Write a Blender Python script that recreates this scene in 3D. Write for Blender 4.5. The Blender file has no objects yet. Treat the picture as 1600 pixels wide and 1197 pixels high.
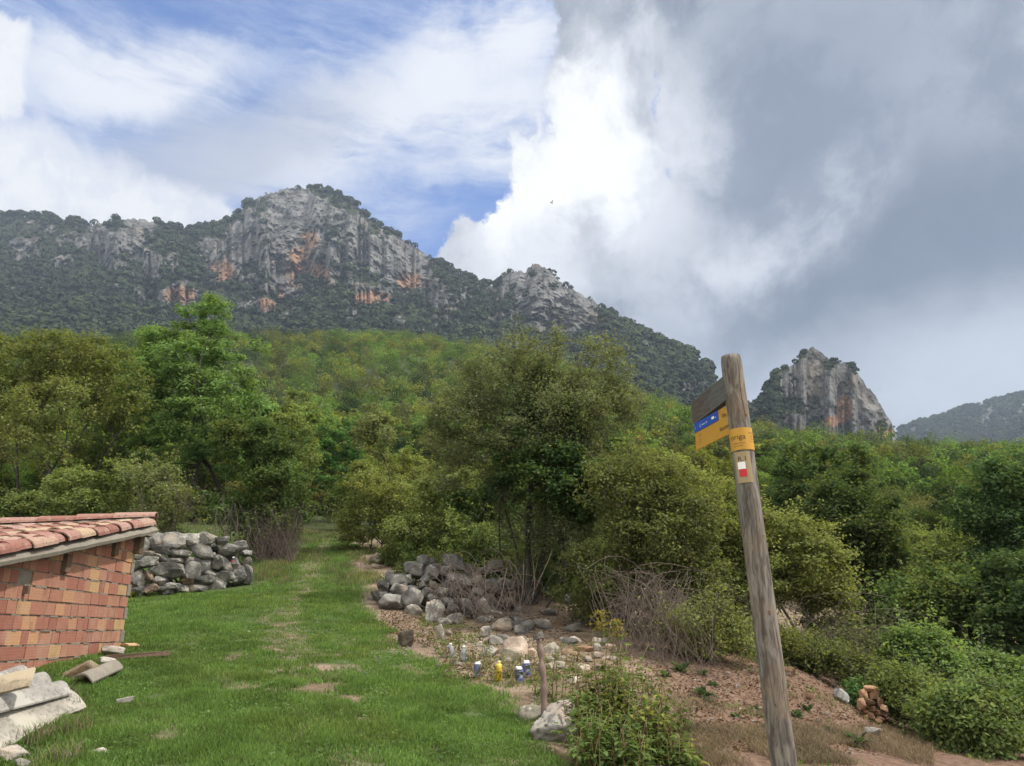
import bpy, bmesh, math, random
import numpy as np
from mathutils import Vector, Matrix
SC = bpy.context.scene
COL = SC.collection
R = math.radians
# ------------------------------------------------------------------ camera
FPX, PITCH = 1201.0, R(17.85)                  # focal length in pixels of a 1600 px wide frame, upward tilt
CP, SP = math.cos(PITCH), math.sin(PITCH)
cam = bpy.data.objects.new('camera', bpy.data.cameras.new('camera'))
COL.objects.link(cam)
cam.location = (0, 0, 0)
cam.rotation_euler = (R(90) + PITCH, 0, 0)
cam.data.sensor_width = 36; cam.data.lens = 36 * FPX / 1600
cam.data.clip_start = 0.1; cam.data.clip_end = 8000
SC.camera = cam
SC.render.resolution_x, SC.render.resolution_y = 1024, 766
# ------------------------------------------------------------------ light, sky, exposure
SUN_AZ, SUN_EL = R(102), R(57)                  # azimuth measured from straight ahead (+Y) to the right
SUN_STRENGTH, SKY_STRENGTH, EXPOSURE = 3.7, 0.10, 0.50
SC.view_settings.view_transform = 'Standard'; SC.view_settings.look = 'None'
SC.view_settings.gamma = 1.0; SC.view_settings.use_curve_mapping = False
SC.view_settings.exposure = EXPOSURE
sd = Vector((math.sin(SUN_AZ) * math.cos(SUN_EL), math.cos(SUN_AZ) * math.cos(SUN_EL), math.sin(SUN_EL)))
sun = bpy.data.objects.new('sun', bpy.data.lights.new('sun', 'SUN'))
sun.data.energy = SUN_STRENGTH; sun.data.angle = R(1.6); sun.data.color = (1.0, 0.955, 0.88)
sun.rotation_euler = sd.to_track_quat('Z', 'Y').to_euler()
sun.location = sd * 50
COL.objects.link(sun)
try:
    SC.cycles.max_bounces = 6; SC.cycles.diffuse_bounces = 3; SC.cycles.transmission_bounces = 4
    SC.cycles.glossy_bounces = 2; SC.cycles.transparent_max_bounces = 4; SC.cycles.volume_bounces = 0
    SC.cycles.use_denoising = True; SC.cycles.sample_clamp_indirect = 4
except Exception: pass

def ray(u, v):
    """slopes (x/y, z/y) of the sight line through a pixel of the photograph"""
    cx, cy = (u - 800) / FPX, (598.5 - v) / FPX
    yy = CP - cy * SP
    return cx / yy, (SP + cy * CP) / yy
def P(u, v, Y):
    a, b = ray(u, v)
    return np.array([a * Y, Y, b * Y])
def azel(u, v):
    a, b = ray(u, v)
    return math.degrees(math.atan(a)), math.degrees(math.atan2(b, math.hypot(1, a)))

class NT:
    """small helper for node trees"""
    def __init__(s, tree): s.t = tree; s.n = tree.nodes; s.l = tree.links
    def node(s, kind, **kw):
        n = s.n.new(kind)
        for k, v in kw.items():
            if isinstance(k, str) and hasattr(n, k): setattr(n, k, v)
        return n
    def put(s, sock, val):
        if val is None: return
        if isinstance(val, bpy.types.NodeSocket): s.l.new(val, sock)
        elif isinstance(val, (tuple, list)) and len(val) == 3 and sock.type == 'RGBA': sock.default_value = (*val, 1)
        else: sock.default_value = val
    def math(s, op, a, b=None, c=None, clamp=False):
        n = s.n.new('ShaderNodeMath'); n.operation = op; n.use_clamp = clamp
        for i, x in enumerate((a, b, c)): s.put(n.inputs[i], x)
        return n.outputs[0]
    def vmath(s, op, a, b=None, scale=None):
        n = s.n.new('ShaderNodeVectorMath'); n.operation = op
        s.put(n.inputs[0], a); s.put(n.inputs[1], b)
        if scale is not None: s.put(n.inputs['Scale'], scale)
        return n.outputs['Value'] if op in ('LENGTH', 'DOT_PRODUCT', 'DISTANCE') else n.outputs[0]
    def noise(s, vec, scale=5, detail=4, rough=0.5, dist=0.0, out='Fac'):
        n = s.n.new('ShaderNodeTexNoise'); s.put(n.inputs['Vector'], vec); s.put(n.inputs['Scale'], scale)
        n.inputs['Detail'].default_value = detail; n.inputs['Roughness'].default_value = rough
        n.inputs['Distortion'].default_value = dist
        return n.outputs[0] if out == 'Fac' else n.outputs['Color']
    def voronoi(s, vec, scale=5, feature='F1', out='Distance'):
        n = s.n.new('ShaderNodeTexVoronoi'); n.feature = feature; s.put(n.inputs['Vector'], vec); s.put(n.inputs['Scale'], scale)
        return n.outputs[out]
    def step(s, x, a, b, lo=0.0, hi=1.0, kind='SMOOTHSTEP'):
        n = s.n.new('ShaderNodeMapRange'); n.interpolation_type = kind
        s.put(n.inputs[0], x); n.inputs[1].default_value = a; n.inputs[2].default_value = b
        n.inputs[3].default_value = lo; n.inputs[4].default_value = hi
        return n.outputs[0]
    def mix(s, f, a, b, blend='MIX'):
        n = s.n.new('ShaderNodeMix'); n.data_type = 'RGBA'; n.blend_type = blend; n.clamp_factor = True
        s.put(n.inputs[0], f); s.put(n.inputs[6], a); s.put(n.inputs[7], b)
        return n.outputs[2]
    def mapping(s, vec, scale=(1, 1, 1), rot=(0, 0, 0), loc=(0, 0, 0)):
        n = s.n.new('ShaderNodeMapping'); s.put(n.inputs[0], vec)
        n.inputs['Scale'].default_value = scale; n.inputs['Rotation'].default_value = rot; n.inputs['Location'].default_value = loc
        return n.outputs[0]
    def ramp(s, f, stops):
        n = s.n.new('ShaderNodeValToRGB'); s.put(n.inputs[0], f); e = n.color_ramp.elements
        while len(e) < len(stops): e.new(0.5)
        for k, (p, c) in enumerate(stops): e[k].position = p; e[k].color = (*c, 1)
        return n.outputs[0]
    def attr(s, name, out='Fac'):
        n = s.n.new('ShaderNodeAttribute'); n.attribute_name = name
        return n.outputs[out]

# ------------------------------------------------------------------ world: physical sky with cloud layers in azimuth / elevation
W = bpy.data.worlds.new('World'); SC.world = W; W.use_nodes = True
W.node_tree.nodes.clear()
w = NT(W.node_tree)
sky = w.node('ShaderNodeTexSky', sky_type='NISHITA', sun_disc=False)
sky.sun_elevation = SUN_EL; sky.sun_rotation = SUN_AZ; sky.air_density = 1.0; sky.dust_density = 0.6; sky.ozone_density = 2.0; sky.altitude = 800
tc = w.node('ShaderNodeTexCoord').outputs['Generated']
sep = w.node('ShaderNodeSeparateXYZ'); w.put(sep.inputs[0], tc)
az = w.math('MULTIPLY', w.math('ARCTAN2', sep.outputs[0], sep.outputs[1]), 57.2958)
el = w.math('MULTIPLY', w.math('ARCSINE', sep.outputs[2]), 57.2958)
cb = w.node('ShaderNodeCombineXYZ'); w.put(cb.inputs[0], az); w.put(cb.inputs[1], el)
ae = cb.outputs[0]
# turbulence that frays the cloud outlines
nz = w.noise(ae, 0.085, 9, 0.58, 0.5, out='Color')
nv = w.vmath('SCALE', w.vmath('SUBTRACT', nz, (0.5, 0.5, 0.5)), scale=7.5)
nz2 = w.noise(ae, 0.34, 7, 0.6, out='Color')
nv2 = w.vmath('SCALE', w.vmath('SUBTRACT', nz2, (0.5, 0.5, 0.5)), scale=2.6)
q = w.vmath('ADD', ae, w.vmath('ADD', nv, nv2))
def blob(u, v, ru, rv, rot=0.0, p=None):
    """1 at the centre of an elliptic patch of sky, 0 at its rim, negative outside; sizes in degrees"""
    a, e = azel(u, v)
    d = w.vmath('SUBTRACT', p or q, (a, e, 0))
    if rot: d = w.mapping(d, rot=(0, 0, R(rot)))
    d = w.mapping(d, scale=(1 / ru, 1 / rv, 0))
    return w.math('SUBTRACT', 1.0, w.vmath('LENGTH', d))
def union(lst):
    o = lst[0]
    for b in lst[1:]: o = w.math('MAXIMUM', o, b)
    return o
CLOUD_GAIN = 0.655       # the clouds' radiance is set so that they show as in the photograph at this exposure
base = w.vmath('SCALE', sky.outputs[0], scale=SKY_STRENGTH / CLOUD_GAIN)
base = w.mix(1.0, base, (0.70, 1.0, 1.45), 'MULTIPLY')
# thin streaked veil, upper left
sm = w.mapping(w.vmath('ADD', ae, w.vmath('SCALE', w.vmath('ADD', nv, nv2), scale=0.30)), scale=(0.045, 0.24, 0.1), rot=(0, 0, R(26)))
veil = w.noise(sm, 1.0, 9, 0.66, 0.35)
veilreg = union([blob(330, 140, 25, 8.5, -16), blob(620, 230, 20, 8, -22), blob(260, 260, 24, 9, -14), blob(780, 130, 14, 9), blob(60, 80, 10, 7), blob(850, 200, 10, 9)])
vl = w.math('MULTIPLY', w.step(veil, 0.33, 0.68), w.step(veilreg, -0.25, 0.60))
c = w.mix(w.math('MULTIPLY', vl, 0.86), base, (0.60, 0.68, 0.88))
glare = w.step(union([blob(540, 200, 15, 3.4, -24), blob(700, 110, 6, 4), blob(800, 70, 5, 3), blob(200, 110, 9, 2.5, -20), blob(760, 180, 8, 4)]), -0.5, 0.7)
c = w.mix(w.math('MULTIPLY', glare, w.step(veil, 0.28, 0.56, 0.25, 1.0)), c, (0.92, 0.94, 1.0))
gp = w.step(blob(330, 240, 14, 4.0, -25), -0.3, 0.6)
c = w.mix(w.math('MULTIPLY', gp, 0.75), c, (0.48, 0.53, 0.66))
# white cumulus, left
puffn = w.noise(q, 0.26, 8, 0.56)
puff = w.math('SUBTRACT', puffn, 0.5)
left = union([blob(60, 350, 10.5, 7.6), blob(270, 375, 8, 4.6, 14), blob(-420, 300, 14, 10), blob(-20, 120, 2.6, 3.4), blob(-90, 350, 11, 7)])
lf = w.step(w.math('ADD', left, w.math('MULTIPLY', puff, 0.6)), 0.0, 0.35)
lcol = w.mix(w.step(puffn, 0.42, 0.66), (0.98, 0.98, 1.0), (0.80, 0.83, 0.92))
c = w.mix(lf, c, lcol)
# great bank of cloud that fills the right of the sky: bright rim, grey body
bank = union([blob(1500, 300, 25, 50), blob(925, 330, 8.0, 8.5, 0), blob(950, 190, 6.0, 12), blob(840, 420, 6.5, 4.5), blob(1050, 500, 16, 10),
              blob(1200, 0, 12, 20), blob(1900, 300, 33, 60), blob(4200, 300, 58, 70), blob(1350, 560, 24, 14), blob(735, 425, 3.5, 3.0)])
bf = w.step(w.math('ADD', bank, w.math('MULTIPLY', puff, 0.8)), 0.0, 0.16)
rel = w.noise(w.vmath('ADD', ae, w.vmath('SCALE', nv, scale=0.6)), 0.11, 9, 0.58, 0.1)
grey = w.mix(w.step(rel, 0.38, 0.60), (0.205, 0.24, 0.315), (0.44, 0.475, 0.545))
dark = w.step(blob(1440, 400, 19, 7.0, 8), -0.6, 0.7)
grey = w.mix(w.math('MULTIPLY', dark, 0.9), grey, (0.08, 0.108, 0.175))
dark2 = w.step(blob(1230, 170, 16, 9, -20), -0.5, 0.8)
grey = w.mix(w.math('MULTIPLY', dark2, 0.6), grey, (0.195, 0.235, 0.33))
lowl = w.step(union([blob(1580, 570, 13, 5), blob(1440, 640, 12, 3.2)]), -0.5, 0.8)
grey = w.mix(w.math('MULTIPLY', lowl, 0.75), grey, (0.60, 0.63, 0.70))
fringe = w.step(union([blob(930, 330, 15, 9), blob(1190, 380, 11, 3.8, -22), blob(840, 405, 11, 5), blob(1060, 200, 6, 8, -30), blob(980, 60, 5, 7)]), -0.35, 0.8)
grey = w.mix(w.math('MULTIPLY', fringe, w.step(rel, 0.36, 0.62, 0.15, 0.9)), grey, (0.80, 0.82, 0.89))
halo = w.step(union([blob(900, 270, 10, 9, -20), blob(800, 370, 8, 7)]), -0.3, 0.9)
grey = w.mix(w.math('MULTIPLY', halo, w.step(puffn, 0.30, 0.6, 0.55, 1.0)), grey, (0.95, 0.96, 1.0))
glow = w.step(w.math('ADD', union([blob(925, 225, 5.4, 6.4, -20), blob(860, 290, 5.5, 4.0), blob(780, 340, 2.4, 3.0)]), w.math('MULTIPLY', puff, 1.5)), -0.15, 0.60)
grey = w.mix(w.math('MULTIPLY', glow, 0.92), grey, (1.16, 1.16, 1.17))
c = w.mix(bf, c, grey)
# fill light: brightness added to the unseen sky overhead and behind the viewer
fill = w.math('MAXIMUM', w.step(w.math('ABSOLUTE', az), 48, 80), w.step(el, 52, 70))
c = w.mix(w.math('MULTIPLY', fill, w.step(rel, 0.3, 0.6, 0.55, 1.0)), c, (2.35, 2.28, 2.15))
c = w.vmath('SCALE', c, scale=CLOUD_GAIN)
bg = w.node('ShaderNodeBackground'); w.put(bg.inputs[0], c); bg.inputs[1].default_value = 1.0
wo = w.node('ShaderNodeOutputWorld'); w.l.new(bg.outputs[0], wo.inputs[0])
W.cycles.sampling_method = 'MANUAL'; W.cycles.sample_map_resolution = 512

# ------------------------------------------------------------------ numpy tools
def hash3(ix, iy, iz, seed):
    h = (ix.astype(np.int64) * 374761393 + iy.astype(np.int64) * 668265263 + iz.astype(np.int64) * 2147483647 + seed * 1274126177) & 0xffffffff
    h = ((h ^ (h >> 13)) * 1274126177) & 0xffffffff
    h = ((h ^ (h >> 16)) * 2246822519) & 0xffffffff
    return ((h ^ (h >> 15)) & 0xffff) / 65535.0
def vnoise(p, seed=0):
    p = np.asarray(p, float); i = np.floor(p); f = p - i; f = f * f * f * (f * (f * 6 - 15) + 10)
    x, y, z = i[:, 0], i[:, 1], i[:, 2]
    def h(a, b, c_): return hash3(x + a, y + b, z + c_, seed)
    fx, fy, fz = f[:, 0], f[:, 1], f[:, 2]
    x00 = h(0,0,0) * (1-fx) + h(1,0,0) * fx; x10 = h(0,1,0) * (1-fx) + h(1,1,0) * fx
    x01 = h(0,0,1) * (1-fx) + h(1,0,1) * fx; x11 = h(0,1,1) * (1-fx) + h(1,1,1) * fx
    return (x00 * (1-fy) + x10 * fy) * (1-fz) + (x01 * (1-fy) + x11 * fy) * fz
def fbm(p, octs=5, seed=0, rough=0.5):
    p = np.asarray(p, float); a, s, t = 1.0, 0.0, 0.0
    for k in range(octs):
        s = s + a * (vnoise(p, seed + k * 17) - 0.5); t += a; a *= rough; p = p * 2.03 + 7.3
    return s / t * 2          # about -1..1
def sstep(x, a, b):
    t = np.clip((x - a) / (b - a), 0, 1); return t * t * (3 - 2 * t)

def mesh_np(name, V, F, smooth=False, attrs=None):
    """V (n,3); F: one (m,k) array or a list of such arrays"""
    me = bpy.data.meshes.new(name)
    if not isinstance(F, (list, tuple)): F = [F]
    F = [np.asarray(f, np.int32) for f in F if len(f)]
    V = np.asarray(V, np.float32)
    me.vertices.add(len(V)); me.vertices.foreach_set('co', V.ravel())
    loops = np.concatenate([f.ravel() for f in F]); sizes = np.concatenate([np.full(len(f), f.shape[1], np.int32) for f in F])
    me.loops.add(len(loops)); me.loops.foreach_set('vertex_index', loops)
    me.polygons.add(len(sizes)); me.polygons.foreach_set('loop_start', np.concatenate([[0], np.cumsum(sizes)[:-1]]).astype(np.int32))
    me.update(calc_edges=True)
    me.polygons.foreach_set('use_smooth', np.full(len(sizes), smooth, bool))
    for k, a in (attrs or {}).items():
        at = me.attributes.new(k, 'FLOAT', 'POINT'); at.data.foreach_set('value', np.asarray(a, np.float32))
    return me

class MB:
    """collects pieces of geometry that become ONE mesh"""
    def __init__(s): s.V = []; s.F = {}; s.n = 0
    def add(s, V, F):
        V = np.asarray(V, float).reshape(-1, 3)
        for f in (F if isinstance(F, list) else [F]):
            f = np.asarray(f)
            if len(f): s.F.setdefault(f.shape[1], []).append(f + s.n)
        s.V.append(V); s.n += len(V); return s
    def box(s, lo, hi, M=None, wob=0, rng=None):
        x0, y0, z0 = lo; x1, y1, z1 = hi
        V = np.array([[x0,y0,z0],[x1,y0,z0],[x1,y1,z0],[x0,y1,z0],[x0,y0,z1],[x1,y0,z1],[x1,y1,z1],[x0,y1,z1]], float)
        if wob: V = V + rng.uniform(-wob, wob, V.shape)
        if M is not None: V = V @ np.asarray(M)[:3, :3].T + np.asarray(M)[:3, 3]
        return s.add(V, np.array([[0,3,2,1],[4,5,6,7],[0,1,5,4],[1,2,6,5],[2,3,7,6],[3,0,4,7]]))
    def mesh(s, name, smooth=False):
        return mesh_np(name, np.concatenate(s.V), [np.concatenate(f) for f in s.F.values()], smooth)
    def build(s, name, mat, parent=None, smooth=False, loc=None): return obj(name, s.mesh(name, smooth), mat, parent, loc)

def obj(name, me, mat=None, parent=None, loc=None, color=None):
    if mat is not None and not len(me.materials): me.materials.append(mat)
    o = bpy.data.objects.new(name, me); COL.objects.link(o)
    if parent is not None: o.parent = parent
    if loc is not None: o.location = loc
    if color is not None: o.color = (*color, 1)
    return o
def tag(o, label=None, cat=None, group=None, kind=None):
    if label: o['label'] = label
    if cat: o['category'] = cat
    if group: o['group'] = group
    if kind: o['kind'] = kind
    return o
def thing(name, label, cat, loc=(0, 0, 0), rz=0.0, group=None):
    o = bpy.data.objects.new(name, None); COL.objects.link(o); o.empty_display_size = 0.2
    o.location = tuple(float(a) for a in loc); o.rotation_euler = (0, 0, rz)
    return tag(o, label, cat, group)
def copy_tree(o, parent=None):
    c_ = o.copy(); COL.objects.link(c_); c_.parent = parent
    for ch in list(o.children): copy_tree(ch, c_)
    return c_

def segs(P0, P1, R0, R1, n=5):
    """tapered tubes, one per segment"""
    P0, P1 = np.asarray(P0, float), np.asarray(P1, float); R0 = np.asarray(R0, float)[:, None, None]; R1 = np.asarray(R1, float)[:, None, None]
    d = P1 - P0; L = np.linalg.norm(d, axis=1, keepdims=True) + 1e-9; d = d / L
    ref = np.where(np.abs(d[:, 2:3]) < 0.9, np.array([[0, 0, 1.0]]), np.array([[1.0, 0, 0]]))
    a = np.cross(d, ref); a /= np.linalg.norm(a, axis=1, keepdims=True); b = np.cross(d, a)
    ang = np.arange(n) * 2 * math.pi / n
    ring = a[:, None] * np.cos(ang)[None, :, None] + b[:, None] * np.sin(ang)[None, :, None]
    V = np.concatenate([P0[:, None] + ring * R0, P1[:, None] + ring * R1], 1)
    k = np.arange(n); f = np.stack([k, (k + 1) % n, (k + 1) % n + n, k + n], 1)
    F = (f[None] + (np.arange(len(P0)) * 2 * n)[:, None, None]).reshape(-1, 4)
    return V.reshape(-1, 3), F
def tube(pts, rad, n=8, cap=True):
    """one continuous tube along a polyline"""
    pts = np.asarray(pts, float); m = len(pts); rad = np.broadcast_to(np.asarray(rad, float), (m,))
    t = np.gradient(pts, axis=0); t /= np.linalg.norm(t, axis=1, keepdims=True) + 1e-9
    ref = np.array([0, 0, 1.0]) if abs(t[0][2]) < 0.8 else np.array([1.0, 0, 0])
    a = np.cross(t[0], ref); a /= np.linalg.norm(a); V = []
    ang = np.arange(n) * 2 * math.pi / n
    for i in range(m):
        a = a - t[i] * a.dot(t[i]); a /= np.linalg.norm(a); b = np.cross(t[i], a)
        V.append(pts[i] + rad[i] * (np.cos(ang)[:, None] * a + np.sin(ang)[:, None] * b))
    V = np.concatenate(V); k = np.arange(n); f = np.stack([k, (k + 1) % n, (k + 1) % n + n, k + n], 1)
    F = [(f[None] + (np.arange(m - 1) * n)[:, None, None]).reshape(-1, 4)]
    if cap: F.append(np.array([k[::-1], k + (m - 1) * n]))
    return V, F
def leaves(C, size, rng, up=0.35, aspect=0.55, nrm=None, wild=1.0):
    """rhombic leaves, each a face of its own"""
    N = len(C); n = rng.normal(size=(N, 3)) * wild; n[:, 2] = np.abs(n[:, 2]) + up
    if nrm is not None: n = n + nrm
    n /= np.linalg.norm(n, axis=1, keepdims=True)
    t = rng.normal(size=(N, 3)); t[:, 2] -= 0.3; t -= n * (t * n).sum(1, keepdims=True); t /= np.linalg.norm(t, axis=1, keepdims=True) + 1e-9
    b = np.cross(n, t); s = (size * rng.uniform(0.6, 1.35, N))[:, None]
    V = np.stack([C - t * s * .5, C + b * s * .5 * aspect - t * s * .08, C + t * s * .5, C - b * s * .5 * aspect - t * s * .08], 1)
    return V.reshape(-1, 3), (np.arange(N)[:, None] * 4 + np.arange(4)[None])

def ico(sub):
    bm = bmesh.new(); bmesh.ops.create_icosphere(bm, subdivisions=sub, radius=1)
    V = np.array([v.co[:] for v in bm.verts]); F = np.array([[v.index for v in f.verts] for f in bm.faces]); bm.free()
    V /= np.linalg.norm(V, axis=1, keepdims=True)
    return V, F
ICO = {k: ico(k) for k in (1, 2, 3, 4, 5)}
def rock(rng, size, sub=3, planes=11, rough=0.10, pits=0.0):
    """a broken limestone block: a ball cut by random planes, then weathered"""
    V, F = ICO[sub]; V = V.copy()
    n = rng.normal(size=(planes, 3)); n /= np.linalg.norm(n, axis=1, keepdims=True); h = rng.uniform(0.46, 0.86, planes)
    ax6 = np.array([[1,0,0],[-1,0,0],[0,1,0],[0,-1,0],[0,0,1],[0,0,-1.0]]) + rng.normal(size=(6, 3)) * 0.16; ax6 /= np.linalg.norm(ax6, axis=1, keepdims=True)
    n = np.concatenate([n, ax6]); h = np.concatenate([h, rng.uniform(0.66, 0.84, 6)])
    dots = V @ n.T; r = np.where(dots > 0.05, h[None] / np.maximum(dots, 0.05), 9).min(1); r = np.minimum(r, 1.15)
    V = V * r[:, None]
    sh = rng.normal(size=(3, 3)) * 0.10; V = V @ (np.eye(3) + sh - np.diag(np.diag(sh)))
    o = rng.uniform(-50, 50, 3)
    V = V * 1.12 * (1 + rough * fbm(V * 3.4 + o, 5, 3, 0.62)[:, None] * 0.60)
    if pits: V = V * (1 - pits * sstep(fbm(V * 5 + o, 3, 9), 0.15, 0.6)[:, None])
    return V * np.asarray(size) * 0.5, F
def rot_rand(rng, k=1.0):
    from mathutils import Euler
    return np.array(Euler((rng.uniform(-.5, .5) * k, rng.uniform(-.5, .5) * k, rng.uniform(-3.1, 3.1) if k >= 1 else rng.uniform(-.35, .35))).to_matrix())
# ------------------------------------------------------------------ materials
def new_mat(name):
    m = bpy.data.materials.new(name); m.use_nodes = True; m.node_tree.nodes.clear()
    t = NT(m.node_tree); o = t.node('ShaderNodeOutputMaterial')
    return m, t, o
def princ(t, o, col, rough=0.85, bump=None, bstr=0.3, bdist=0.02, metal=0.0, spec=0.3):
    b = t.node('ShaderNodeBsdfPrincipled'); t.put(b.inputs['Base Color'], col); t.put(b.inputs['Roughness'], rough)
    b.inputs['Metallic'].default_value = metal
    b.inputs['Specular IOR Level'].default_value = spec
    if bump is not None:
        n = t.node('ShaderNodeBump'); n.inputs['Strength'].default_value = bstr; n.inputs['Distance'].default_value = bdist
        t.put(n.inputs['Height'], bump); t.l.new(n.outputs[0], b.inputs['Normal'])
    t.l.new(b.outputs[0], o.inputs[0]); return b
def objco(t): return t.node('ShaderNodeTexCoord').outputs['Object']
def geopos(t): return t.node('ShaderNodeNewGeometry').outputs['Position']
def island(t): return t.node('ShaderNodeNewGeometry').outputs['Random Per Island']
def objrand(t): return t.node('ShaderNodeObjectInfo').outputs['Random']
def objcol(t): return t.node('ShaderNodeObjectInfo').outputs['Color']
def leaf_mat(name, col=None, vary=0.35, yellow=0.25, trans=0.35, gloss=0.0, ycol=(0.17, 0.13, 0.02)):
    """foliage: base colour from the object (or given), leaf-to-leaf and patch-to-patch variety, light through the blade"""
    m, t, o = new_mat(name)
    c_ = col if col is not None else objcol(t)
    isl = island(t); pos = geopos(t)
    patch = t.noise(pos, 0.9, 3, 0.6)
    yf = t.math('MULTIPLY', t.math('MULTIPLY', t.step(patch, 0.42, 0.70), t.step(isl, 0.35, 0.95)), yellow * 2)
    c_ = t.mix(yf, c_, ycol)
    v = t.math('ADD', t.math('MULTIPLY', isl, 2 * vary), 1 - vary)
    v = t.math('MULTIPLY', v, t.step(t.noise(pos, 2.3, 2), 0.25, 0.75, 0.75, 1.2))
    cv = t.vmath('SCALE', c_, scale=v)
    d = t.node('ShaderNodeBsdfDiffuse'); t.put(d.inputs[0], cv)
    tr = t.node('ShaderNodeBsdfTranslucent'); t.put(tr.inputs[0], t.mix(1.0, cv, (1.25, 1.25, 0.6), 'MULTIPLY'))
    mx = t.node('ShaderNodeMixShader'); mx.inputs[0].default_value = trans + 0.12
    t.l.new(d.outputs[0], mx.inputs[1]); t.l.new(tr.outputs[0], mx.inputs[2])
    t.l.new(mx.outputs[0], o.inputs[0])
    return m
M = {}
M['leaf'] = leaf_mat('leaf')
M['grass'] = leaf_mat('grass_blade', col=(0.135, 0.215, 0.062), vary=0.45, yellow=0.30, trans=0.35, gloss=0.03, ycol=(0.20, 0.19, 0.05))
M['straw'] = leaf_mat('dry_straw', col=(0.185, 0.145, 0.10), vary=0.45, yellow=0.1, trans=0.15, gloss=0.03, ycol=(0.30, 0.16, 0.08))
M['litter'] = leaf_mat('leaf_litter', col=(0.14, 0.085, 0.055), vary=0.45, yellow=0.3, trans=0.1, gloss=0.03, ycol=(0.32, 0.22, 0.13))
M['weed'] = leaf_mat('weed_leaf', col=(0.10, 0.145, 0.045), vary=0.35, yellow=0.35, trans=0.3, gloss=0.05, ycol=(0.26, 0.23, 0.05))

def bark_mat(name, a, b, sc=(1, 1, 0.2)):
    m, t, o = new_mat(name); p = objco(t)
    n = t.noise(t.mapping(p, scale=sc), 22, 6, 0.65)
    princ(t, o, t.mix(n, a, b), 0.9, n, 0.6, 0.02); return m
M['bark'] = bark_mat('tree_bark', (0.035, 0.028, 0.022), (0.12, 0.10, 0.08))
M['barkdark'] = bark_mat('dark_bark', (0.018, 0.015, 0.012), (0.07, 0.06, 0.05))
M['vine'] = bark_mat('dry_vine', (0.05, 0.037, 0.030), (0.155, 0.12, 0.095))
M['stake'] = bark_mat('stake_bark', (0.06, 0.045, 0.04), (0.24, 0.16, 0.13), (1, 1, 0.08))

def stone_mat(name, light, dark, warm, lichen=0.5):
    m, t, o = new_mat(name); p = objco(t); r = objrand(t)
    pr = t.vmath('ADD', p, t.vmath('SCALE', (17.3, 9.1, 5.7), scale=r))
    n1 = t.noise(pr, 3.2, 6, 0.65); n2 = t.noise(pr, 16, 6, 0.7); n3 = t.noise(pr, 1.6, 3)
    c_ = t.mix(t.step(n1, 0.32, 0.68), dark, light)
    c_ = t.mix(t.math('MULTIPLY', t.step(n3, 0.52, 0.7), 0.55), c_, warm)
    c_ = t.mix(t.math('MULTIPLY', t.step(n2, 0.55, 0.66), lichen), c_, (0.035, 0.035, 0.033))
    c_ = t.mix(t.math('MULTIPLY', t.step(t.noise(pr, 9, 4, 0.6), 0.60, 0.68), 0.5), c_, (0.52, 0.51, 0.47))
    br = t.math('ADD', t.math('MULTIPLY', r, 0.55), 0.72)
    c_ = t.vmath('SCALE', c_, scale=br)
    c_ = t.mix(1.0, c_, objcol(t), 'MULTIPLY')
    h = t.math('ADD', n1, t.math('MULTIPLY', n2, 0.5))
    princ(t, o, c_, 0.9, h, 0.9, 0.03, spec=0.2); return m
M['stone'] = stone_mat('limestone', (0.27, 0.255, 0.225), (0.075, 0.072, 0.065), (0.28, 0.21, 0.135))
M['pale'] = stone_mat('pale_limestone', (0.36, 0.335, 0.29), (0.16, 0.142, 0.118), (0.42, 0.27, 0.18), 0.3)
M['ochre'] = stone_mat('ochre_stone', (0.34, 0.235, 0.145), (0.16, 0.095, 0.06), (0.28, 0.13, 0.08), 0.15)

m, t, o = new_mat('paint_white'); princ(t, o, (0.75, 0.75, 0.72), 0.7); M['white'] = m
m, t, o = new_mat('paint_red'); princ(t, o, (0.50, 0.03, 0.035), 0.7); M['red'] = m

# ground: soil, trodden path, moss-green under the grass, red earth of the bank, wood floor further off
m, t, o = new_mat('ground_soil'); p = geopos(t)
g_, red = t.attr('grassy'), t.attr('redsoil'); far = t.attr('wooded')
n1 = t.noise(p, 1.7, 6, 0.65); n2 = t.noise(p, 14, 6, 0.7); n3 = t.noise(p, 60, 3, 0.6)
soil = t.mix(t.step(n1, 0.3, 0.7), (0.150, 0.105, 0.070), (0.27, 0.205, 0.145))
soil = t.mix(t.math('MULTIPLY', t.step(n2, 0.5, 0.66), 0.6), soil, (0.085, 0.055, 0.035))
rs = t.mix(t.step(n2, 0.35, 0.7), (0.105, 0.062, 0.042), (0.205, 0.135, 0.095))
soil = t.mix(red, soil, rs)
peb = t.step(t.voronoi(p, 26), 0.16, 0.10); peb = t.math('MULTIPLY', peb, t.step(n1, 0.48, 0.60))
soil = t.mix(peb, soil, (0.40, 0.37, 0.32))
gr = t.mix(n2, (0.040, 0.062, 0.018), (0.085, 0.12, 0.034))
c_ = t.mix(g_, soil, gr)
wd = t.mix(t.noise(p, 0.35, 6, 0.65), (0.028, 0.040, 0.014), (0.065, 0.075, 0.030))
c_ = t.mix(far, c_, wd)
princ(t, o, c_, 0.95, t.math('ADD', t.math('MULTIPLY', n2, 1.0), t.math('MULTIPLY', n3, 0.5)), 0.8, 0.03, spec=0.15)
M['ground'] = m

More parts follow.
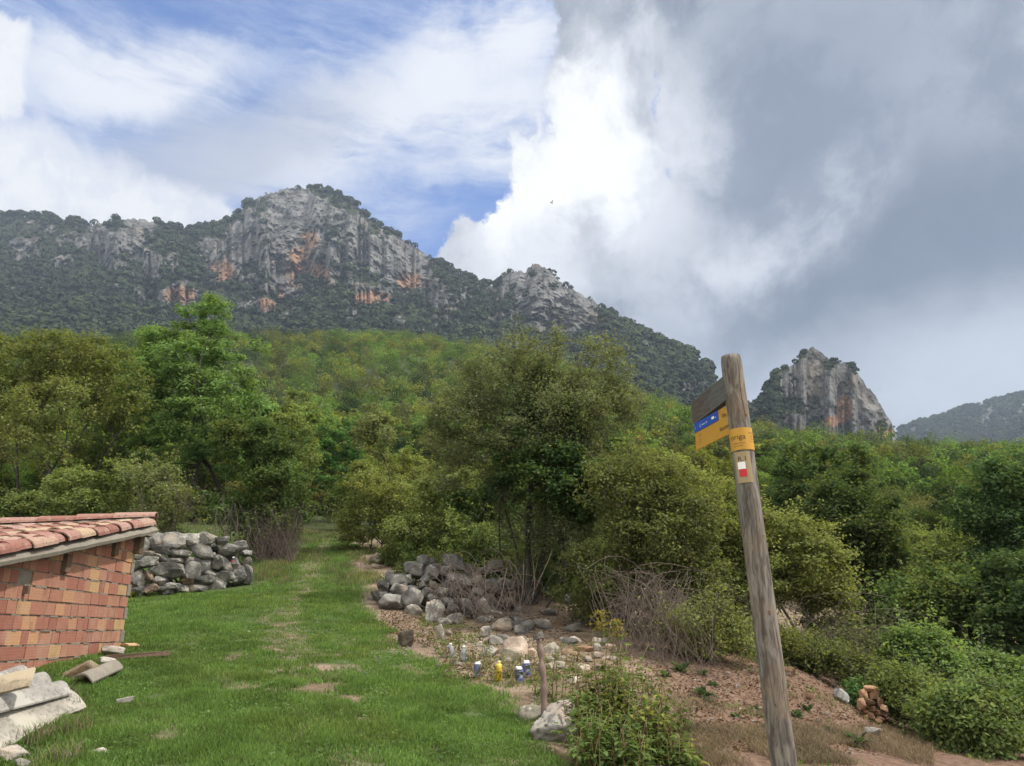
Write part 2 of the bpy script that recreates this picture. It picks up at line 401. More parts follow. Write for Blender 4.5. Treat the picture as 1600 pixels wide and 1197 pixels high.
# mountain rock and scrub floor
m, t, o = new_mat('mountain_rock'); p = geopos(t)
rk, org = t.attr('rock'), t.attr('orange')
ps = t.mapping(p, scale=(1, 1, 0.7))
n1 = t.noise(ps, 0.055, 8, 0.68, 0.6); n2 = t.noise(ps, 0.24, 7, 0.7); n4 = t.noise(p, 0.02, 4)
crack = t.step(t.voronoi(t.vmath('ADD', ps, t.vmath('SCALE', t.noise(p, 0.2, 4, 0.6, out='Color'), scale=6.0)), 0.085, 'DISTANCE_TO_EDGE'), 0.0, 0.10)
c_ = t.mix(t.step(n1, 0.34, 0.66), (0.062, 0.062, 0.060), (0.205, 0.200, 0.190))
c_ = t.mix(t.math('MULTIPLY', t.step(n4, 0.52, 0.7), 0.5), c_, (0.21, 0.165, 0.12))
of = t.math('MULTIPLY', org, t.step(t.math('ADD', n1, t.math('MULTIPLY', n2, 0.35)), 0.46, 0.70))
c_ = t.mix(t.math('MULTIPLY', of, 0.85), c_, (0.34, 0.185, 0.100))
c_ = t.mix(t.math('MULTIPLY', t.step(n2, 0.56, 0.70), 0.75), c_, (0.035, 0.038, 0.034))
c_ = t.vmath('SCALE', c_, scale=t.math('ADD', t.math('MULTIPLY', crack, 0.5), 0.5))
veg = t.mix(t.noise(p, 0.05, 6, 0.65), (0.016, 0.022, 0.012), (0.045, 0.052, 0.026))
c_ = t.mix(t.step(rk, 0.35, 0.6), veg, c_)
princ(t, o, c_, 0.95, t.math('ADD', n1, t.math('MULTIPLY', n2, 0.6)), 1.0, 4.0, spec=0.1)
M['mountain'] = m

# ------------------------------------------------------------------ terrain
CTRL = [  # u, v, distance
 (480,1197,5.0),(90,1197,4.9),(0,1215,4.9),(0,1150,5.5),(820,1197,5.3),(1000,1197,5.7),(1200,1197,6.3),(1450,1197,7.2),(1600,1190,8.2),(250,1100,6.4),
 (780,1063,7.5),(620,1080,7.1),(900,1060,7.6),(190,1012,9.3),(0,1069,6.65),(60,1050,7.2),(400,1000,9.5),(600,1012,9.3),(330,950,12.3),
 (300,926,15),(395,908,16.2),(215,938,14),(600,952,12.5),(700,985,11.3),(830,1003,10.4),(900,1003,10.6),
 (460,925,14.5),(490,872,19),(520,838,25),(512,812,33),(300,812,26),(100,812,26),(0,815,27),(640,880,18),(760,880,17),
 (1000,1042,8.7),(1100,1062,8.7),(1150,1092,8.2),(1250,1052,10.2),(1370,1130,9.6),(1500,1135,12),(1600,1110,14),
 (1250,960,20),(1050,930,17),(930,930,15),(1450,832,50),(1600,852,45),(1450,930,24),(1600,950,24),(1350,765,95),(1350,728,170),(1600,745,150),(1500,735,300),(1350,725,380),(1600,745,380),
 (600,785,45),(600,715,95),(600,632,165),(600,555,245),(600,541,300),(600,560,390),
 (0,735,60),(0,640,120),(0,560,230),(0,550,390),(300,735,75),(300,630,160),(300,550,250),(300,560,390),
 (900,790,50),(900,712,95),(900,640,170),(900,600,270),(900,612,390),(1100,770,60),(1100,715,110),(1100,682,200),(1100,685,300),(1100,690,390),
]
CT = []
for (u, v, Y) in CTRL:
    CT.append(P(u, v, Y))
for (v, Y) in [(1197,5.0),(1075,6.65),(960,12),(815,27),(735,60),(640,120),(560,230),(550,390)]: CT.append(P(-420, v, Y))
for (v, Y) in [(1180,9),(1110,14),(960,24),(870,45),(760,150),(750,390)]: CT.append(P(2020, v, Y))
for x, y, z in [(0,1.5,-1.42),(-1.2,1.2,-1.36),(1.3,1.2,-1.5),(0,2.8,-1.17),(-2,2.8,-1.08),(2,2.8,-1.27),(1.07,3.4,-1.2)]: CT.append(np.array([x, y, z]))
CT = np.array(CT)
EYE = 1.6
def tr_(x, y):
    r = np.maximum(np.hypot(x, y), 1.0); th = np.clip(np.arctan2(x, y), -0.95, 0.95)
    return np.stack([th * 2.2, np.log(r)], 1), r
def phi(d2): return 0.5 * d2 * np.log(d2 + 1e-12)
_q, _r = tr_(CT[:, 0], CT[:, 1]); _s = (CT[:, 2] + EYE) / _r
_n = len(_q); _A = phi(((_q[:, None] - _q[None]) ** 2).sum(2)) + np.eye(_n) * 0.0006
_Pm = np.concatenate([np.ones((_n, 1)), _q], 1)
_K = np.block([[_A, _Pm], [_Pm.T, np.zeros((3, 3))]])
_wt = np.linalg.solve(_K, np.concatenate([_s, np.zeros(3)]))
def H0(x, y):
    x = np.atleast_1d(np.asarray(x, float)); y = np.atleast_1d(np.asarray(y, float)); out = np.empty(len(x))
    for i in range(0, len(x), 20000):
        xx, yy = x[i:i+20000], y[i:i+20000]; qq, rr = tr_(xx, yy)
        s = phi(((qq[:, None] - _q[None]) ** 2).sum(2)) @ _wt[:_n] + _wt[_n] + qq @ _wt[_n+1:]
        # behind the viewer the ground runs level
        f = sstep(yy / rr, -0.2, 0.5)
        rr2 = np.hypot(xx, yy)
        out[i:i+20000] = -EYE + (s * f + 0.0 * (1 - f)) * rr2
    return out
def H(x, y):
    x = np.atleast_1d(np.asarray(x, float)); y = np.atleast_1d(np.asarray(y, float)); r = np.hypot(x, y)
    p_ = np.stack([x, y, x * 0], 1)
    return H0(x, y) + 0.025 * fbm(p_ * 0.9, 3, 5) * sstep(r, 1, 6) + 0.015 * fbm(p_ * 4, 3, 8) + 0.012 * r * fbm(p_ * 0.08, 3, 4) * sstep(r, 30, 90)
def h1(x, y): return float(H(x, y)[0])
def onray(u, v, r0=3.0, r1=60.0, lift=0.0):
    """where the sight line through a pixel meets the ground (or a surface lift metres above it)"""
    a, b = ray(u, v); Y = np.geomspace(r0, r1, 500); z = H(a * Y, Y) + lift
    k = np.argmax(z > b * Y) if (z > b * Y).any() else len(Y) - 1
    return np.array([a * Y[k], Y[k], b * Y[k]])
PATHL = np.array([P(530,1230,4.4)[:2], P(520,1150,5.7)[:2], P(490,1060,7.7)[:2], P(448,1005,9.4)[:2], P(436,965,11.3)[:2], P(465,925,14.4)[:2], P(490,885,18)[:2], P(515,840,25)[:2], P(512,815,33)[:2]])
def dline(x, y, L):
    p_ = np.stack([x, y], 1); best = np.full(len(p_), 1e9)
    for a, b in zip(L[:-1], L[1:]):
        ab = b - a; tt = np.clip(((p_ - a) @ ab) / (ab @ ab), 0, 1); best = np.minimum(best, np.linalg.norm(p_ - a - tt[:, None] * ab, axis=1))
    return best
EDGE = np.array([P(905,1260,4.6)[:2], P(850,1190,5.5)[:2], P(810,1120,6.6)[:2], P(745,1066,7.5)[:2], P(640,1020,9.0)[:2], P(592,975,11.3)[:2], P(580,930,13.2)[:2], P(560,880,18)[:2], P(560,840,25)[:2]])
def side(x, y):
    """signed distance to the lawn's right edge (positive: on the lawn)"""
    ex = np.interp(y, EDGE[:, 1], EDGE[:, 0]); return ex - x
def grass_mask(x, y):
    p_ = np.stack([x, y, 0 * x], 1)
    n = fbm(p_ * 1.1, 4, 31); n2 = fbm(p_ * 3.1, 4, 37, 0.6); s = side(x, y) + n * 0.35
    gmask = sstep(s, -0.1, 0.25) * sstep(-x, -9, -8.0) * sstep(y, 27, 22)
    worn = sstep(dline(x, y, PATHL) + 0.14 * n, 0.34, 0.10)            # trodden line
    broad = sstep(dline(x, y, PATHL), 1.9, 0.4) * sstep(-y, -11.5, -8)     # patchy worn area in front
    patch = sstep(n2 + 0.35 * n, 0.12, 0.42)
    bare = np.clip(worn * (0.42 + 0.5 * patch) + broad * patch * 0.75 + 0.2 * sstep(n2, 0.45, 0.7), 0, 1)
    return gmask * (1 - bare), bare
rg = np.geomspace(0.7, 400, 330)
thf = np.linspace(-0.86, 0.86, 520); thb = np.linspace(0.86, 2 * math.pi - 0.86, 60)[1:-1]
th = np.concatenate([thf, thb]); NTH = len(th)
TH, RG = np.meshgrid(th, rg); gx, gy = (np.sin(TH) * RG).ravel(), (np.cos(TH) * RG).ravel()
gz = H(gx, gy)
gm, bare = grass_mask(gx, gy)
rr = np.hypot(gx, gy)
redsoil = sstep(gx - np.interp(gy, [4, 8, 12], [0.9, 1.0, 1.6]), 0, 0.8) * sstep(rr, 16, 11)
wooded = sstep(rr, 20, 30) * 1.0
idx = np.arange(len(gx)).reshape(len(rg), NTH)
a = idx[:-1]; b = idx[1:]
quads = np.stack([a, np.roll(a, -1, 1), np.roll(b, -1, 1), b], 2).reshape(-1, 4)[:, ::-1]
cxy = np.stack([gx[quads].mean(1), gy[quads].mean(1)], 1)
pm = (dline(cxy[:, 0], cxy[:, 1], PATHL) + 0.22 * fbm(np.c_[cxy * 1.1, cxy[:, :1] * 0], 4, 31) < 0.42) & (cxy[:, 1] > 3) & (cxy[:, 1] < 33)
Vg = np.stack([gx, gy, gz], 1); ctr = np.array([[0, 0, -1.6]])
def sub(name, faces, extra=None):
    use = np.unique(faces); rm = np.full(len(Vg) + 1, -1); rm[use] = np.arange(len(use))
    V = Vg[use]; F = [rm[faces]]
    at = {'grassy': gm[use], 'redsoil': redsoil[use], 'wooded': wooded[use]}
    if extra:                                  # closes the disc under the viewer
        V = np.concatenate([V, ctr]); k = rm[idx[0]]; F.append(np.stack([np.roll(k, -1), k, np.full(NTH, len(V) - 1)], 1)[:, ::-1])
        at = {q_: np.append(a_, 0) for q_, a_ in at.items()}
    return obj(name, mesh_np(name, V, F, True, at), M['ground'])
tag(sub('ground', quads[~pm], True), kind='structure')
tag(sub('path', quads[pm]), kind='structure')

# ------------------------------------------------------------------ mountains
def interp_poly(pts, x): pts = np.array(pts, float); return np.interp(x, pts[:, 0], pts[:, 1])
def v2s(v):
    cy = (598.5 - v) / FPX; return (SP + cy * CP) / (CP - cy * SP)
def u2a(u, v):
    cy = (598.5 - v) / FPX; return (u - 800) / FPX / (CP - cy * SP)
def mountain(name, crest, foot, rc, r0, rocks, oranges, ucols, rows, seed, back=0.45, cliffk=0.72, relief=1.0, ntree=0, tsize=(4, 8), forestname='woodland', tint=(0.030, 0.042, 0.018), fray=1.0):
    us = np.linspace(*ucols); n = len(us)
    vc = interp_poly(crest, us); vf = interp_poly(foot, us); Rc = interp_poly(rc, us); R0 = interp_poly(r0, us)
    T = np.linspace(0, 1, rows)
    U = np.repeat(us[None], rows, 0); Vv = vf[None] + (vc - vf)[None] * T[:, None]
    # rock mask painted on the real surface: ellipses of bare cliff, broken up by noise
    def mask(lst):
        mk = np.full(U.shape, -1.0)
        for e in lst:
            u, v, ru, rv = e[:4]; rot = R(e[4]) if len(e) > 4 else 0
            du, dv = U - u, Vv - v
            a_ = du * math.cos(rot) + dv * math.sin(rot); b_ = -du * math.sin(rot) + dv * math.cos(rot)
            mk = np.maximum(mk, 1 - np.hypot(a_ / ru, b_ / rv))
        return mk
    q3 = np.stack([U.ravel() / 26, Vv.ravel() / 20, 0 * U.ravel() + seed], 1)
    nn = fbm(q3, 5, seed, 0.6).reshape(U.shape); nf = fbm(q3 * 3.1, 4, seed + 3, 0.6).reshape(U.shape)
    mk = mask(rocks); rk = sstep(mk + nn * 1.0 + nf * 0.6, -0.26, -0.10) * (mk > -0.85)
    rk = np.maximum(rk, sstep(nn + nf * 0.7, 0.27, 0.38) * 0.9 * (T[:, None] > 0.30))         # scattered outcrops
    og = sstep(mask(oranges) + nn * 0.35, -0.1, 0.45)
    # distance along each column: cliffs are steep, scrub slopes lie back
    adv = 1.0 - cliffk * rk; adv = np.cumsum(adv, 0) - adv[:1]; adv /= adv[-1:]
    D = R0[None] + (Rc - R0)[None] * adv
    S = v2s(Vv); A = u2a(U, Vv)
    # relief: buttresses and gullies push the surface to and fro
    X0, Z0 = A * D, S * D
    pr = np.stack([X0.ravel(), D.ravel() * 0.7, Z0.ravel() * 0.75], 1)
    rid = 1 - np.abs(fbm(pr / 38, 5, seed + 11, 0.55)) * 2.2
    blocky = fbm(pr / 11, 4, seed + 12, 0.6)
    big = fbm(pr / 130, 3, seed + 13); fine = fbm(pr / 6 * np.array([1, 1, 1.4]), 3, seed + 15, .6)
    env = np.sin(np.clip(T, 0, 1) * math.pi)[:, None] * 0.75 + 0.25; env[0] = 0
    disp = (-(rid.reshape(U.shape)) * 15 * (0.35 + 0.9 * rk) - blocky.reshape(U.shape) * 13 * (0.25 + rk) - np.abs(fine.reshape(U.shape)) * 9 * rk - big.reshape(U.shape) * 26) * env * relief
    D2 = D + disp
    # fray the crest a little
    S2 = S + (fbm(np.stack([us / 9, us * 0, us * 0 + seed], 1), 4, seed + 5, 0.6) * 0.0045 * fray)[None] * T[:, None] ** 6 + (fbm(np.stack([us / 2.6, us * 0, us * 0 + seed], 1), 3, seed + 8, 0.6) * 0.0030 * fray)[None] * T[:, None] ** 9
    X, Y, Z = A * D2, D2, S2 * D2
    rb = int(rows * 0.12); tb = np.linspace(0, 1, rb + 1)[1:]
    Xb = X[-1][None] * (1 + back * tb[:, None]); Yb = Y[-1][None] * (1 + back * tb[:, None]); Zb = Z[-1][None] * (1 - 0.9 * tb[:, None] ** 1.3)
    X, Y, Z = np.concatenate([X, Xb]), np.concatenate([Y, Yb]), np.concatenate([Z, Zb])
    rk2 = np.concatenate([rk, np.zeros_like(Xb)]); og2 = np.concatenate([og, np.zeros_like(Xb)])
    rt = len(X); ix = np.arange(rt * n).reshape(rt, n)
    F = np.stack([ix[:-1, :-1], ix[:-1, 1:], ix[1:, 1:], ix[1:, :-1]], 2).reshape(-1, 4)
    me = mesh_np(name, np.stack([X.ravel(), Y.ravel(), Z.ravel()], 1), F, True, {'rock': rk2.ravel(), 'orange': og2.ravel()})
    tag(obj(name, me, M['mountain']), kind='structure')
    if not ntree: return
    # scrub oaks: small crowns of many leaf clumps, thick on the soil, few on bare rock
    rng = np.random.default_rng(seed); Vs, Ns = [], []
    i = rng.integers(2, rows + rb // 3, ntree * 3); j = rng.integers(1, n - 1, ntree * 3)
    ok = rng.random(len(i)) > np.where(rk2[i, j] > 0.35, 0.965, 0.05); i, j = i[ok][:ntree], j[ok][:ntree]
    # more on the crest line
    jc = rng.integers(1, n - 1, ntree // 9); jc = jc[(rk2[rows - 4, jc] < .35) | (rng.random(len(jc)) < .05)]; i = np.append(i, np.full(len(jc), rows - 1)); j = np.append(j, jc)
    C = np.stack([X[i, j], Y[i, j], Z[i, j]], 1); s = tsize[0] + (tsize[1] - tsize[0]) * rng.random(len(C)) ** 1.8
    K = 64
    dr = rng.normal(size=(len(C), K, 3)); dr /= np.linalg.norm(dr, axis=2, keepdims=True); dr[:, :, 2] = np.abs(dr[:, :, 2]) * 0.9 - 0.15
    pos = C[:, None] + dr * (s[:, None, None] * 0.5) * rng.uniform(0.75, 1.1, (len(C), K, 1)) + np.array([0, 0, 0.25]) * s[:, None, None]
    V, F = leaves(pos.reshape(-1, 3), np.repeat(s * 0.27, K), rng, up=0.1, aspect=0.9, nrm=dr.reshape(-1, 3) * 1.8, wild=0.55)
    me = mesh_np(forestname, V, F)
    o_ = obj(forestname, me, M['farleaf'], color=tint); tag(o_, kind='stuff')
    return o_
# foliage of the far scrub: tone varies from crown to crown
m, t, o = new_mat('far_leaf'); p = geopos(t)
k1 = t.noise(p, 0.05, 3); k2 = t.noise(p, 0.22, 2)
c_ = t.mix(t.step(t.noise(p, 0.012, 4, .6), 0.40, 0.62), objcol(t), (0.045, 0.062, 0.025)); c_ = t.mix(t.math('MULTIPLY', t.step(k1, 0.45, 0.62), 0.7), c_, (0.022, 0.030, 0.018))
c_ = t.mix(t.math('MULTIPLY', t.step(k2, 0.58, 0.7), 0.6), c_, (0.055, 0.060, 0.028))
c_ = t.vmath('SCALE', c_, scale=t.math('ADD', t.math('MULTIPLY', island(t), 0.5), 0.70))
princ(t, o, c_, 0.9, spec=0.1); M['farleaf'] = m
CR1 = [(-400,350),(-200,340),(0,337),(60,340),(100,345),(150,350),(200,341),(240,346),(265,357),(290,361),(330,356),(350,350),(370,336),(385,320),(405,308),(430,299),(450,295),(490,294),(520,301),(550,319),(570,336),(590,351),(620,370),(640,381),(660,395),(700,419),(740,438),(772,448),(781,446),(785,431),(800,425),(822,422),(828,414),(845,415),(860,426),(875,441),(900,456),(930,471),(945,488),(960,498),(1000,521),(1050,541),(1080,553),(1100,566),(1105,576),(1118,591),(1130,606),(1150,622),(1170,645),(1190,664),(1230,690),(1300,715)]
FT1 = [(-400,590),(0,590),(600,590),(900,640),(1100,712),(1300,730)]
RO1 = [(455,350,60,44),(600,400,40,30,35),(800,434,20,14),(835,420,26,18),(870,440,22,16,40),(200,374,38,28,-30),(109,370,18,9),(31,383,15,10),(97,408,16,10),(137,380,16,12),(169,411,12,12),(240,420,11,20),(270,410,9,14),(347,418,32,24),(284,458,26,17),(216,470,9,10),
 (437,327,28,34),(390,385,34,28),(437,410,50,44),(448,322,34,24),(519,336,38,17,25),(384,378,26,28),(479,400,34,40),(524,400,24,24),(631,420,42,36,35),(679,463,32,20,35),(580,460,34,15,10),(428,448,22,16),(406,477,26,10),(560,350,24,10,30),
 (806,437,24,18),(840,455,38,44,25),(898,480,44,28,35),(869,500,44,16,20),(835,512,18,10),(1085,612,18,14),(700,500,20,6,20),(330,395,20,20)]
OR1 = [(469,415,20,40,12),(500,432,14,26),(347,425,26,20),(284,460,26,16),(580,465,34,12),(640,440,20,14),(425,470,26,20),(484,375,16,16)]
mountain('mountain', CR1, FT1, [(-400,860),(0,850),(200,760),(290,800),(480,820),(700,760),(770,740),(785,700),(850,660),(1000,620),(1110,560),(1300,520)],
         [(-400,320),(900,330),(1300,340)], RO1, OR1, (-380, 1300, 1150), 300, 7, ntree=11500, tsize=(3.2, 12.0), forestname='mountain_scrub', tint=(0.026, 0.036, 0.020))
CR3 = [(1120,700),(1150,672),(1165,655),(1175,634),(1190,618),(1200,604),(1207,588),(1215,580),(1237,572),(1250,555),(1262,547),(1270,543),(1283,550),(1299,565),(1311,564),(1325,569),(1335,575),(1345,590),(1355,606),(1366,614),(1374,630),(1383,645),(1392,660),(1399,676),(1404,690),(1415,706),(1440,722),(1480,735)]
mountain('crag', CR3, [(1100,735),(1500,745)], [(1100,420),(1270,450),(1400,430),(1500,430)], [(1100,352),(1500,360)],
         [(1268,590,44,44),(1300,600,40,50,50),(1319,628,56,48,40),(1361,650,34,46,60),(1389,679,20,22),(1240,659,20,12),(1229,603,14,12,50),(1350,600,24,28,50),(1385,640,16,40,60),(1400,690,14,20)], [(1319,642,15,24),(1382,676,16,10),(1300,658,18,9)], (1105, 1490, 420), 220, 23, ntree=2500, tsize=(1.8, 4.6), forestname='crag_scrub', relief=0.34, cliffk=0.9, tint=(0.026, 0.036, 0.020), fray=0.8)
CR4 = [(1300,720),(1380,700),(1400,680),(1410,671),(1430,663),(1450,657),(1500,642),(1550,629),(1580,620),(1600,616),(1700,600),(1900,575),(2100,570)]
mountain('far_hill', CR4, [(1300,760),(2100,760)], [(1300,1150),(2100,1300)], [(1300,560),(2100,600)], [(1597,700,10,22)], [], (1300, 2050, 420), 120, 41, ntree=6500, tsize=(6, 12), forestname='far_hill_scrub', tint=(0.024, 0.034, 0.022), fray=0.6)
m, t, o = new_mat('earth_clod'); princ(t, o, t.mix(island(t), (0.11, 0.070, 0.05), (0.19, 0.130, 0.095)), 0.95, t.noise(objco(t), 30, 4, .6), .6, .01); M['clod'] = m

# ------------------------------------------------------------------ the air: faint even haze over the whole valley
def build_haze(dens):
    hb = MB(); hb.box((-2600, -300, -160), (2600, 2300, 760)); m, t, o = new_mat('valley_haze')
    v_ = t.node('ShaderNodeVolumePrincipled'); v_.inputs['Color'].default_value = (0.66, 0.80, 1.0, 1); v_.inputs['Density'].default_value = dens; v_.inputs['Anisotropy'].default_value = 0.25
    t.l.new(v_.outputs[0], o.inputs['Volume']); tag(hb.build('haze', m), kind='stuff')
build_haze(0.00018)
M['clover'] = leaf_mat('clover', col=(0.110, 0.180, 0.062), vary=.35, yellow=.15, trans=.3)
# ------------------------------------------------------------------ built and loose things close by
RNG = np.random.default_rng(11)
def uv_local(u, v, Y): return P(u, v, Y)
# ---- materials of the hut
m, t, o = new_mat('hollow_brick'); p = objco(t); r = island(t)
c_ = t.ramp(r, [(0.0, (0.27, 0.105, 0.075)), (0.40, (0.34, 0.145, 0.10)), (0.72, (0.37, 0.18, 0.12)), (0.90, (0.46, 0.25, 0.135)), (1.0, (0.42, 0.28, 0.14))])
wv = t.node('ShaderNodeTexWave', wave_type='BANDS', bands_direction='Z'); t.put(wv.inputs['Vector'], p); wv.inputs['Scale'].default_value = 13; wv.inputs['Distortion'].default_value = 0.6
n1 = t.noise(p, 4, 5, 0.6); n2 = t.noise(p, 30, 4, 0.6)
c_ = t.mix(t.math('MULTIPLY', t.step(n1, 0.5, 0.75), 0.45), c_, (0.40, 0.29, 0.225)); c_ = t.mix(t.math('MULTIPLY', t.step(t.noise(t.mapping(p, scale=(1, 1, .4)), 7, 5, .7), 0.54, 0.70), 0.5), c_, (0.15, 0.085, 0.06))
c_ = t.vmath('SCALE', c_, scale=t.math('ADD', t.math('MULTIPLY', wv.outputs[1], 0.05), t.math('ADD', t.math('MULTIPLY', n2, 0.4), 0.68)))
princ(t, o, c_, 0.9, t.math('ADD', t.math('MULTIPLY', wv.outputs[1], 0.3), n2), 0.4, 0.004); M['brick'] = m
m, t, o = new_mat('lime_mortar'); p = objco(t); n1 = t.noise(p, 9, 6, 0.65); n2 = t.noise(p, 60, 4, 0.7)
c_ = t.mix(n1, (0.135, 0.118, 0.095), (0.30, 0.265, 0.215)); c_ = t.mix(t.math('MULTIPLY', t.step(n2, 0.55, 0.7), 0.5), c_, (0.10, 0.09, 0.075))
princ(t, o, c_, 0.95, t.math('ADD', n1, n2), 0.9, 0.01); M['mortar'] = m
m, t, o = new_mat('roof_tile'); p = objco(t); r = island(t)
c_ = t.ramp(r, [(0.0, (0.20, 0.082, 0.060)), (0.3, (0.25, 0.115, 0.085)), (0.55, (0.29, 0.17, 0.14)), (0.78, (0.34, 0.235, 0.15)), (1.0, (0.35, 0.285, 0.19))])
n1 = t.noise(p, 12, 5, 0.65); n2 = t.noise(p, 40, 4, 0.6)
c_ = t.mix(t.math('MULTIPLY', t.step(n1, 0.52, 0.68), 0.5), c_, (0.33, 0.27, 0.22)); c_ = t.mix(t.math('MULTIPLY', t.step(n2, 0.54, 0.66), 0.75), c_, (0.075, 0.06, 0.05))
princ(t, o, c_, 0.85, t.math('ADD', n1, n2), 0.4, 0.004); M['tile'] = m
m, t, o = new_mat('fibre_cement'); p = objco(t); n1 = t.noise(p, 3.0, 5, 0.6); n2 = t.noise(p, 34, 5, 0.75)
c_ = t.mix(t.step(n1, 0.42, 0.62), (0.38, 0.36, 0.32), (0.25, 0.232, 0.205)); spots = t.math('MULTIPLY', t.step(n2, 0.48, 0.60), t.step(n1, 0.44, 0.52))
c_ = t.mix(t.math('MULTIPLY', spots, 0.65), c_, (0.13, 0.12, 0.11)); princ(t, o, t.mix(1.0, c_, objcol(t), 'MULTIPLY'), 0.9, n2, 0.5, 0.004); M['fibre'] = m
m, t, o = new_mat('old_timber'); p = objco(t); n1 = t.noise(t.mapping(p, scale=(8, 0.7, 8)), 6, 6, 0.6)
princ(t, o, t.mix(n1, (0.05, 0.032, 0.022), (0.20, 0.13, 0.085)), 0.85, n1, 0.5, 0.01); M['timber'] = m

# ---- brick hut: wall along the left, lean-to roof that climbs away from the viewer
LOCH = P(190, 1010, 9.3); c0 = LOCH[:2].copy()
wd = np.array([math.sin(R(-5.6)), math.cos(R(-5.6))]); wn = np.array([wd[1], -wd[0]])    # along the wall, and outwards (to the right)
hut = thing('brick_hut', 'low hut of orange hollow bricks with an old clay tile roof', 'hut', (c0[0], c0[1], -0.2))
inv = np.array([c0[0], c0[1], -0.2])
def wpt(s, n, z): return np.array([c0[0] + wd[0] * s + wn[0] * n, c0[1] + wd[1] * s + wn[1] * n, z]) - inv   # s negative: towards viewer
rA, rB = P(246, 833, 9.45), P(0, 886, 6.2)                                # lower edge of the roof's verge
def sof(p_): d = p_[:2] - c0; return d @ wd, d @ wn
sA, nA = sof(rA); sB, nB = sof(rB); rslope = (rA[2] - rB[2]) / (sA - sB)
def zr(s): return rA[2] + (s - sA) * rslope                            # underside of the verge
mb, mo = MB(), MB(); bh = 0.125; S0 = -6.6
def wallbox(mbx, s0, s1, n0, n1, z0, z1, cut=True):
    V = []
    for z in (z0, z1):
        for (s, n) in ((s0, n0), (s1, n0), (s1, n1), (s0, n1)):
            zz = min(z, zr(s) - 0.005 + 0.02 * 0) if cut else z
            V.append(wpt(s, n, max(zz, z0 - 0.0)))
    mbx.add(V, np.array([[0,1,2,3],[4,7,6,5],[0,4,5,1],[1,5,6,2],[2,6,7,3],[3,7,4,0]])[:, ::-1])
pockets = [(-0.66, 0.83, 0.13, 0.16), (-1.75, 0.55, 0.15, 0.15), (-2.42, 0.42, 0.24, 0.26), (-4.3, 0.0, 0.25, 0.25)]
zk = -0.75; row = 0
while zk < 1.15:
    s = -0.02 - (0.075 if row % 2 else 0.0)
    first = True
    while s > S0:
        L = 0.245 * RNG.choice([1, 1, 1, 1, 0.5, 0.62, 0.8]) * RNG.uniform(0.96, 1.04)
        s1, s0 = s, s - L + 0.007
        sm = (s0 + s1) / 2
        if zr(sm) > zk + 0.03 and not any(abs(sm - a) < b * .12 and abs(zk + bh / 2 - z) < h_ * 0.25 for a, z, b, h_ in pockets):
            d = RNG.uniform(-0.004, 0.005); wb = RNG.uniform(-0.003, 0.003, 2)
            wallbox(mb, s0, s1, -0.11, 0.0 + d, zk + 0.009 + wb[0], zk + bh - 0.006 + wb[1])
        s -= L
    # rough bed joints: short dabs of mortar squeezed out between the courses
    s = -0.1
    while s > S0:
        l = RNG.uniform(0.05, 0.22)
        if zr(s) > zk + 0.05 and RNG.random() < 0.72: wallbox(mo, s - l, s, -0.05, RNG.uniform(-0.008, 0.006), zk - 0.008, zk + RNG.uniform(0.004, 0.013))
        s -= l + RNG.uniform(0.0, 0.12)
    zk += bh; row += 1
wall = mb.build('wall', M['brick'], hut)
wallbox(mo, S0, -0.005, -0.10, -0.012, -0.8, 2.2)
# rough cement at the corner and round the rafter pockets
for k in range(13): 
    z0 = -0.75 + k * bh + RNG.uniform(0, 0.02)
    if k % 2: wallbox(mo, -0.085 + RNG.uniform(-.01, .02), 0.018 + RNG.uniform(-.01, .01), -0.12, 0.006, z0, z0 + bh)
for a, z, b, h_ in pockets:
    V, F = rock(RNG, (1, 1, 1), 3, 12, 0.18)
    V = V * np.array([0.055, b * 0.72, h_ * 0.75]) * (1 + 0.35 * fbm(V * 3.1, 3, 8)[:, None]); q_ = np.stack([V[:, 1], V[:, 0], V[:, 2]], 1)
    W_ = np.array([wpt(a + y, x - 0.028, min(z + zz, zr(a + y) - 0.01)) for y, x, zz in q_]); mo.add(W_, F)
mo.build('mortar', M['mortar'], hut)
bk = MB()                                                             # the other walls, seen only from the side
for n0, n1 in ((-2.6, -2.5),): 
    V = [wpt(s, n, z) for z in (0, 1) for s, n in ((S0, n0), (0, n0), (0, n1), (S0, n1))]
    V = np.array(V); V[4:, 2] = np.array([zr(S0), zr(0), zr(0), zr(S0)]) - inv[2] - 0.02; V[:4, 2] = -0.7
    bk.add(V, np.array([[0,1,2,3],[4,7,6,5],[0,4,5,1],[1,5,6,2],[2,6,7,3],[3,7,4,0]]))
V = np.array([wpt(s, n, z) for z in (-0.8, 1.0) for s, n in ((-0.1, -2.5), (-0.012, -2.5), (-0.012, -0.13), (-0.1, -0.13))]); V[4:, 2] = zr(-0.05) - inv[2] - 0.02
bk.add(V, np.array([[0,1,2,3],[4,7,6,5],[0,4,5,1],[1,5,6,2],[2,6,7,3],[3,7,4,0]]))
bk.build('rear_wall', M['mortar'], hut)
for a, z, b in ((-0.66, 0.86, 0.10), (-1.75, 0.60, 0.10), (-2.42, 0.33, 0.04), (-0.03, 0.95, 0.12), (-4.3, 0.05, 0.1)):
    rb_ = MB(); out = 0.045 if b < 0.12 else 0.075
    V = np.array([wpt(a + y, x, min(zz, zr(a + y) - 0.012)) for x in (-0.5, out) for y, zz in ((-b / 2, z - b * .7), (b / 2, z - b * .7), (b / 2, z + b), (-b / 2, z + b))])
    rb_.add(V, np.array([[0,1,2,3],[4,7,6,5],[0,4,5,1],[1,5,6,2],[2,6,7,3],[3,7,4,0]])); rb_.build('rafter', M['timber'], hut)
